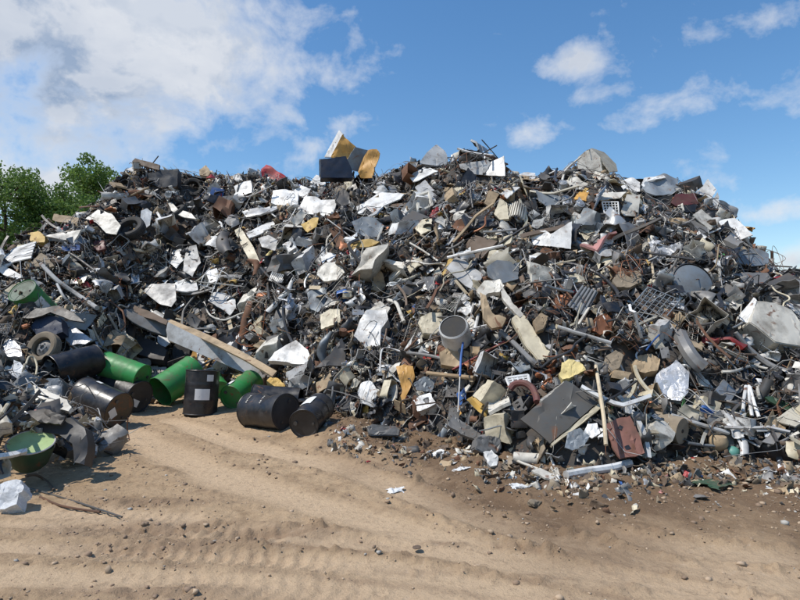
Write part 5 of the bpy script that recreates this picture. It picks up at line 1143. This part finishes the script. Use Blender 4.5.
# clods and pebbles
def clods(n, seed):
    g = np.random.default_rng(seed); bm = bmesh.new(); bmesh.ops.create_icosphere(bm, subdivisions=1, radius=1); v0 = np.array([v.co[:] for v in bm.verts]); f0 = np.array([[v.index for v in f.verts] for f in bm.faces]); bm.free(); T = []
    for _ in range(16): T.append(v0 * (1 + g.uniform(-.5, .4, (len(v0), 1))) * np.array([1, g.uniform(.6, 1), g.uniform(.35, .8)]))
    T = np.array(T); x = []; 
    from_i = lambda arr, X_, Y_: arr[np.clip(np.searchsorted(xs, X_), 0, len(xs) - 1), np.clip(np.searchsorted(ys, Y_), 0, n2 - 1)]
    P = np.stack([g.uniform(-9, 9, n * 4), 3.2 + 9.5 * g.random(n * 4) ** 1.3], -1); P = P[np.abs(P[:, 0]) < P[:, 1] * .8]
    fo = P[:, 1] - np.interp(P[:, 0] / P[:, 1], _a, _f); w = .08 + .9 * from_i(rough, P[:, 0], P[:, 1]) + .35 * from_i(soil, P[:, 0], P[:, 1]) + .25 * (vnoise(P[:, 0] * 1.3, P[:, 1] * 1.3, 0, 91) > .25) - .3 * from_i(track, P[:, 0], P[:, 1])
    P = P[(fo < .2) & (g.random(len(P)) < w)][:n]; n = len(P); z = from_i(Z, P[:, 0], P[:, 1]); S_ = .003 + .026 * g.random(n) ** 12 + .009 * g.random(n) ** 2
    V = np.einsum('nij,nkj->nki', randrot(n, g) * 0 + np.array([np.array([[math.cos(q), -math.sin(q), 0], [math.sin(q), math.cos(q), 0], [0, 0, 1]]) for q in g.uniform(0, 6.28, n)]), T[g.integers(0, 16, n)] * S_[:, None, None]) + np.c_[P, z + S_ * .2][:, None, :]
    F = (f0[None] + (np.arange(n) * len(v0))[:, None, None]).reshape(-1, 3); cm = [scrapmat('clod_light', (.42, .31, .21), .95, dirt=.3, rust=0, vary=0), scrapmat('clod_dark', (.24, .165, .11), .95, dirt=.3, rust=0, vary=0), scrapmat('clod_pale', (.42, .40, .36), .9, dirt=.3, rust=0, vary=0)]
    return merged('dirt_clods', V.reshape(-1, 3), F, cm, np.repeat(g.choice(3, n, p=[.42, .55, .03]), len(f0)), 'loose dirt clods and pebbles scattered over the yard', 'clods')
clods(13000, 4)

# ------------------------------------------------------------------ trees
m, n, b = nt('leaf_green'); oi = N(n, 'ShaderNodeTexCoord'); gm = N(n, 'ShaderNodeNewGeometry')
c = mixc(n, gm.outputs['Random Per Island'], (.065, .135, .032), (.16, .26, .065)); n.links.new(c, b.inputs['Base Color']); b.inputs['Roughness'].default_value = .55; b.inputs['Specular IOR Level'].default_value = .3
tr = N(n, 'ShaderNodeBsdfTranslucent'); n.links.new(mixc(n, .5, c, (.14, .22, .04)), tr.inputs[0]); mx = N(n, 'ShaderNodeMixShader', i_0=.4); outn = [x for x in n.nodes if x.type == 'OUTPUT_MATERIAL'][0]
n.links.new(b.outputs[0], mx.inputs[1]); n.links.new(tr.outputs[0], mx.inputs[2]); n.links.new(mx.outputs[0], outn.inputs[0]); LEAF = m
BARK = scrapmat('bark', (.10, .075, .055), .9, dirt=.3, rust=0)
def tree(name, label, cat, x, y, H_, W_, seed, leaf=.16, n_leaf=9000, low=.12, cone=False):
    g = np.random.default_rng(seed); root = empty(name, (x, y, 0), label, cat, 'trees behind the heap'); m = M()
    P = smoothpath([(0, 0, -.2), (g.normal(0, .15), g.normal(0, .15), H_ * .35), (g.normal(0, .3), g.normal(0, .3), H_ * .8)], 6); m.add(*tube(P, 1, 8, scl=np.linspace(.24, .05, len(P)) * H_ / 10)); tips = []
    nb = 34
    for k in range(nb):
        h = H_ * (low + .05 + (.93 - low) * (k + g.random()) / nb); p0 = P[min(len(P) - 1, int(min(h / (H_ * .8), 1) * (len(P) - 1)))]; a = k * 2.4 + g.normal(0, .3)
        hh = h / H_; prof = math.sin(math.pi * min(1, max(.05, (hh - low * .4) / (1 - low * .4))) ** (.75 if not cone else .5)) ** .6; L = W_ / 2 * prof * g.uniform(.6, 1.05)
        e = np.array([p0[0] + math.cos(a) * L, p0[1] + math.sin(a) * L, h + g.uniform(-.1, .12) * H_ * .3]); mid = (np.array(p0) + e) / 2 + g.normal(0, .15, 3)
        Q = smoothpath([p0, mid, e], 4); m.add(*tube(Q, 1, 5, scl=np.linspace(.06, .015, len(Q)) * H_ / 10)); tips += [(e, g.uniform(.5, 1.0)), (mid, g.uniform(.5, .9)), ((e + mid) / 2 + g.normal(0, .3, 3), g.uniform(.5, .9))]
    link('trunk', to_mesh('trunk', m.v, m.f), BARK, root)
    tp = np.array([t[0] for t in tips]); rs = np.array([t[1] for t in tips]) * W_ / 7; k = g.integers(0, len(tp), n_leaf); d = g.normal(0, 1, (n_leaf, 3)); d /= np.linalg.norm(d, axis=1)[:, None]
    C = tp[k] + d * (rs[k] * g.random(n_leaf) ** .45)[:, None] * [1, 1, .75]; q = leaf * g.uniform(.6, 1.3, n_leaf)
    base = np.array([(-.5, 0, 0), (0, -.3, .05), (.5, 0, 0), (0, .3, .05)]); V = np.einsum('nij,nkj->nki', randrot(n_leaf, g), base[None] * q[:, None, None]) + C[:, None]
    F = (np.array([[0, 1, 2, 3]])[None] + (np.arange(n_leaf) * 4)[:, None, None]).reshape(-1, 4)
    me = bpy.data.meshes.new('crown'); me.vertices.add(n_leaf * 4); me.vertices.foreach_set('co', V.astype(np.float32).ravel()); me.loops.add(n_leaf * 4); me.loops.foreach_set('vertex_index', F.astype(np.int32).ravel())
    me.polygons.add(n_leaf); me.polygons.foreach_set('loop_start', np.arange(0, n_leaf * 4, 4, dtype=np.int32)); me.update(); me.validate(); link('crown', me, LEAF, root)
def tx(px, y): return ray(px, 200)[0] / ray(px, 200)[1] * y
tree('broadleaf_tree', 'broad leafy tree at the left edge, tallest in front', 'tree', tx(8, 30), 30, 10.3, 8.6, 1, n_leaf=24000)
tree('broadleaf_tree', 'darker rounded tree rising just left of the heap summit', 'tree', tx(101, 40), 40, 13.4, 7.6, 2, .22, n_leaf=19000)
tree('broadleaf_tree', 'lower pale green tree between the edge tree and the darker rounded tree', 'tree', tx(50, 31), 31, 8.9, 6, 3, n_leaf=15000)
tree('broadleaf_tree', 'dark lower tree behind, left of the darker rounded tree', 'tree', tx(76, 42), 42, 10.9, 6.5, 4, .22, n_leaf=12000)
tree('broadleaf_tree', 'bushy tree partly cut by the left edge', 'tree', tx(-45, 33), 33, 9.8, 7, 5, n_leaf=11000)
tree('broadleaf_tree', 'pale tree filling the gap low before the darker rounded tree', 'tree', tx(64, 33), 33, 10.0, 6.8, 8, .17, n_leaf=16000)
tree('low_bush', 'low pale bush at the far left just above the heap', 'bush', tx(14, 22), 22, 4.3, 4.0, 6, .12, n_leaf=6000, low=.03)
tree('low_bush', 'low bush before the trees beside the left shoulder', 'bush', tx(45, 23), 23, 4.9, 3.6, 7, .12, n_leaf=5000, low=.03)

# ------------------------------------------------------------------ light and sky
SUN = np.array([-.60, -.20, 1.0]); SUN /= np.linalg.norm(SUN)
sl = bpy.data.lights.new('sun', 'SUN'); sl.energy = 4.6; sl.angle = R(.5); sl.color = (1, .945, .86); so = bpy.data.objects.new('sun', sl); COL.objects.link(so)
so.rotation_mode = 'QUATERNION'; so.rotation_quaternion = Vector(SUN).to_track_quat('Z', 'Y'); so.location = (-20, 0, 30)
w = bpy.data.worlds.new('World'); sc.world = w; w.use_nodes = True; n = w.node_tree; n.nodes.clear()
out = n.nodes.new('ShaderNodeOutputWorld'); bg = N(n, 'ShaderNodeBackground', i_Strength=.1); n.links.new(bg.outputs[0], out.inputs[0])
sk = N(n, 'ShaderNodeTexSky', sky_type='NISHITA', sun_disc=False, sun_elevation=math.asin(SUN[2]), sun_rotation=math.atan2(SUN[0], SUN[1]), air_density=1.15, dust_density=.35, ozone_density=2.2, altitude=100)
tc = N(n, 'ShaderNodeTexCoord'); D_ = tc.outputs['Generated']
def dirp(px, py): r = ray(px, py); return r / np.linalg.norm(r)
BL = [  # px, py, half width, half height (photo px), weight
    (70, 20, 330, 150, 1.9), (180, 55, 165, 120, 1.5), (60, 100, 250, 75, 1.3), (60, 140, 170, 50, 1.25), (250, 120, 110, 45, .6), (10, 185, 200, 45, 1.3), (265, 25, 80, 55, .75), (350, 123, 60, 26, .75), (312, 145, 40, 20, .6), (335, 58, 18, 22, .55),
    (300, 160, 80, 22, .5), (581, 60, 44, 26, .72), (637, 123, 64, 30, .85), (722, 158, 72, 32, .72), (690, 172, 50, 18, .5), (524, 131, 50, 24, .75), (565, 165, 60, 14, .55), (600, 98, 50, 16, .5), (760, 17, 80, 24, .75), (795, 92, 56, 34, .72), (768, 213, 60, 20, .65), (800, 262, 76, 36, 1.1), (800, 285, 60, 20, .85), (430, 183, 70, 12, .35), (-120, 60, 200, 120, .9), (950, 120, 120, 50, .8)]
tot = None
for (px, py, hw, hh, wt) in BL:
    c = dirp(px, py); s1 = N(n, 'ShaderNodeVectorMath', operation='SUBTRACT', i_1=tuple(c)); n.links.new(D_, s1.inputs[0])
    k = np.linalg.norm(ray(px, py)); s2 = N(n, 'ShaderNodeVectorMath', operation='MULTIPLY', i_1=(F_PX * k / hw, 1.5, F_PX * k / hh)); n.links.new(s1.outputs[0], s2.inputs[0])
    s3 = N(n, 'ShaderNodeVectorMath', operation='LENGTH'); n.links.new(s2.outputs[0], s3.inputs[0]); v = mapr(n, s3.outputs['Value'], 0, 1, wt, 0)
    if tot is None: tot = v
    else: ad = N(n, 'ShaderNodeMath', operation='MAXIMUM'); n.links.new(tot, ad.inputs[0]); n.links.new(v, ad.inputs[1]); tot = ad.outputs[0]
def cn(scale, zs, det, rg, dist, off=(0, 0, 0)):
    mp = N(n, 'ShaderNodeMapping'); mp.inputs['Scale'].default_value = (1, 1, zs); mp.inputs['Location'].default_value = off; n.links.new(D_, mp.inputs[0])
    x = N(n, 'ShaderNodeTexNoise', i_Scale=scale, i_Detail=det, i_Roughness=rg, i_Distortion=dist); n.links.new(mp.outputs[0], x.inputs['Vector']); return x.outputs[0]
def ma(op, a, b_, clamp=False):
    x = N(n, 'ShaderNodeMath', operation=op, use_clamp=clamp)
    for i_, v in enumerate((a, b_)):
        if hasattr(v, 'is_output'): n.links.new(v, x.inputs[i_])
        else: x.inputs[i_].default_value = v
    return x.outputs[0]
nA = cn(8.5, 1.25, 12, .60, .2); nB = cn(8.5, 1.25, 12, .60, .2, (.035, 0, -.05)); nC = cn(3.2, 1.6, 6, .55, .3, (3, 1, 2))
den = ma('ADD', ma('MULTIPLY', tot, .8), ma('MULTIPLY', ma('SUBTRACT', nA, .5), 2.5))
denB = ma('ADD', ma('MULTIPLY', tot, .8), ma('MULTIPLY', ma('SUBTRACT', nB, .5), 2.5))
alpha = mapr(n, den, .26, .92, 0, 1); a2 = ma('MULTIPLY', alpha, .93)
core_ = mapr(n, den, .55, .95, 0, 1); gry = ma('MULTIPLY', core_, mapr(n, nC, .38, .56, .25, 1))
edge = mapr(n, ma('SUBTRACT', den, denB), -.12, .18, 0, 1)
col = mixc(n, gry, (7.8, 8.1, 8.6), (3.3, 4.2, 5.7)); col = mixc(n, ma('MULTIPLY', edge, .45), col, (9.0, 9.0, 9.1))
hs = N(n, 'ShaderNodeHueSaturation', i_Saturation=1.24, i_Value=1.55); n.links.new(sk.outputs[0], hs.inputs['Color'])
fin = mixc(n, a2, hs.outputs[0], col); n.links.new(fin, bg.inputs[0])
sc.view_settings.view_transform = 'Standard'; sc.view_settings.look = 'None'; sc.view_settings.gamma = 1; sc.view_settings.exposure = 0
try: sc.view_settings.use_curve_mapping = False
except Exception: pass
sc.cycles.max_bounces = 6; sc.cycles.transparent_max_bounces = 4; sc.cycles.use_adaptive_sampling = True
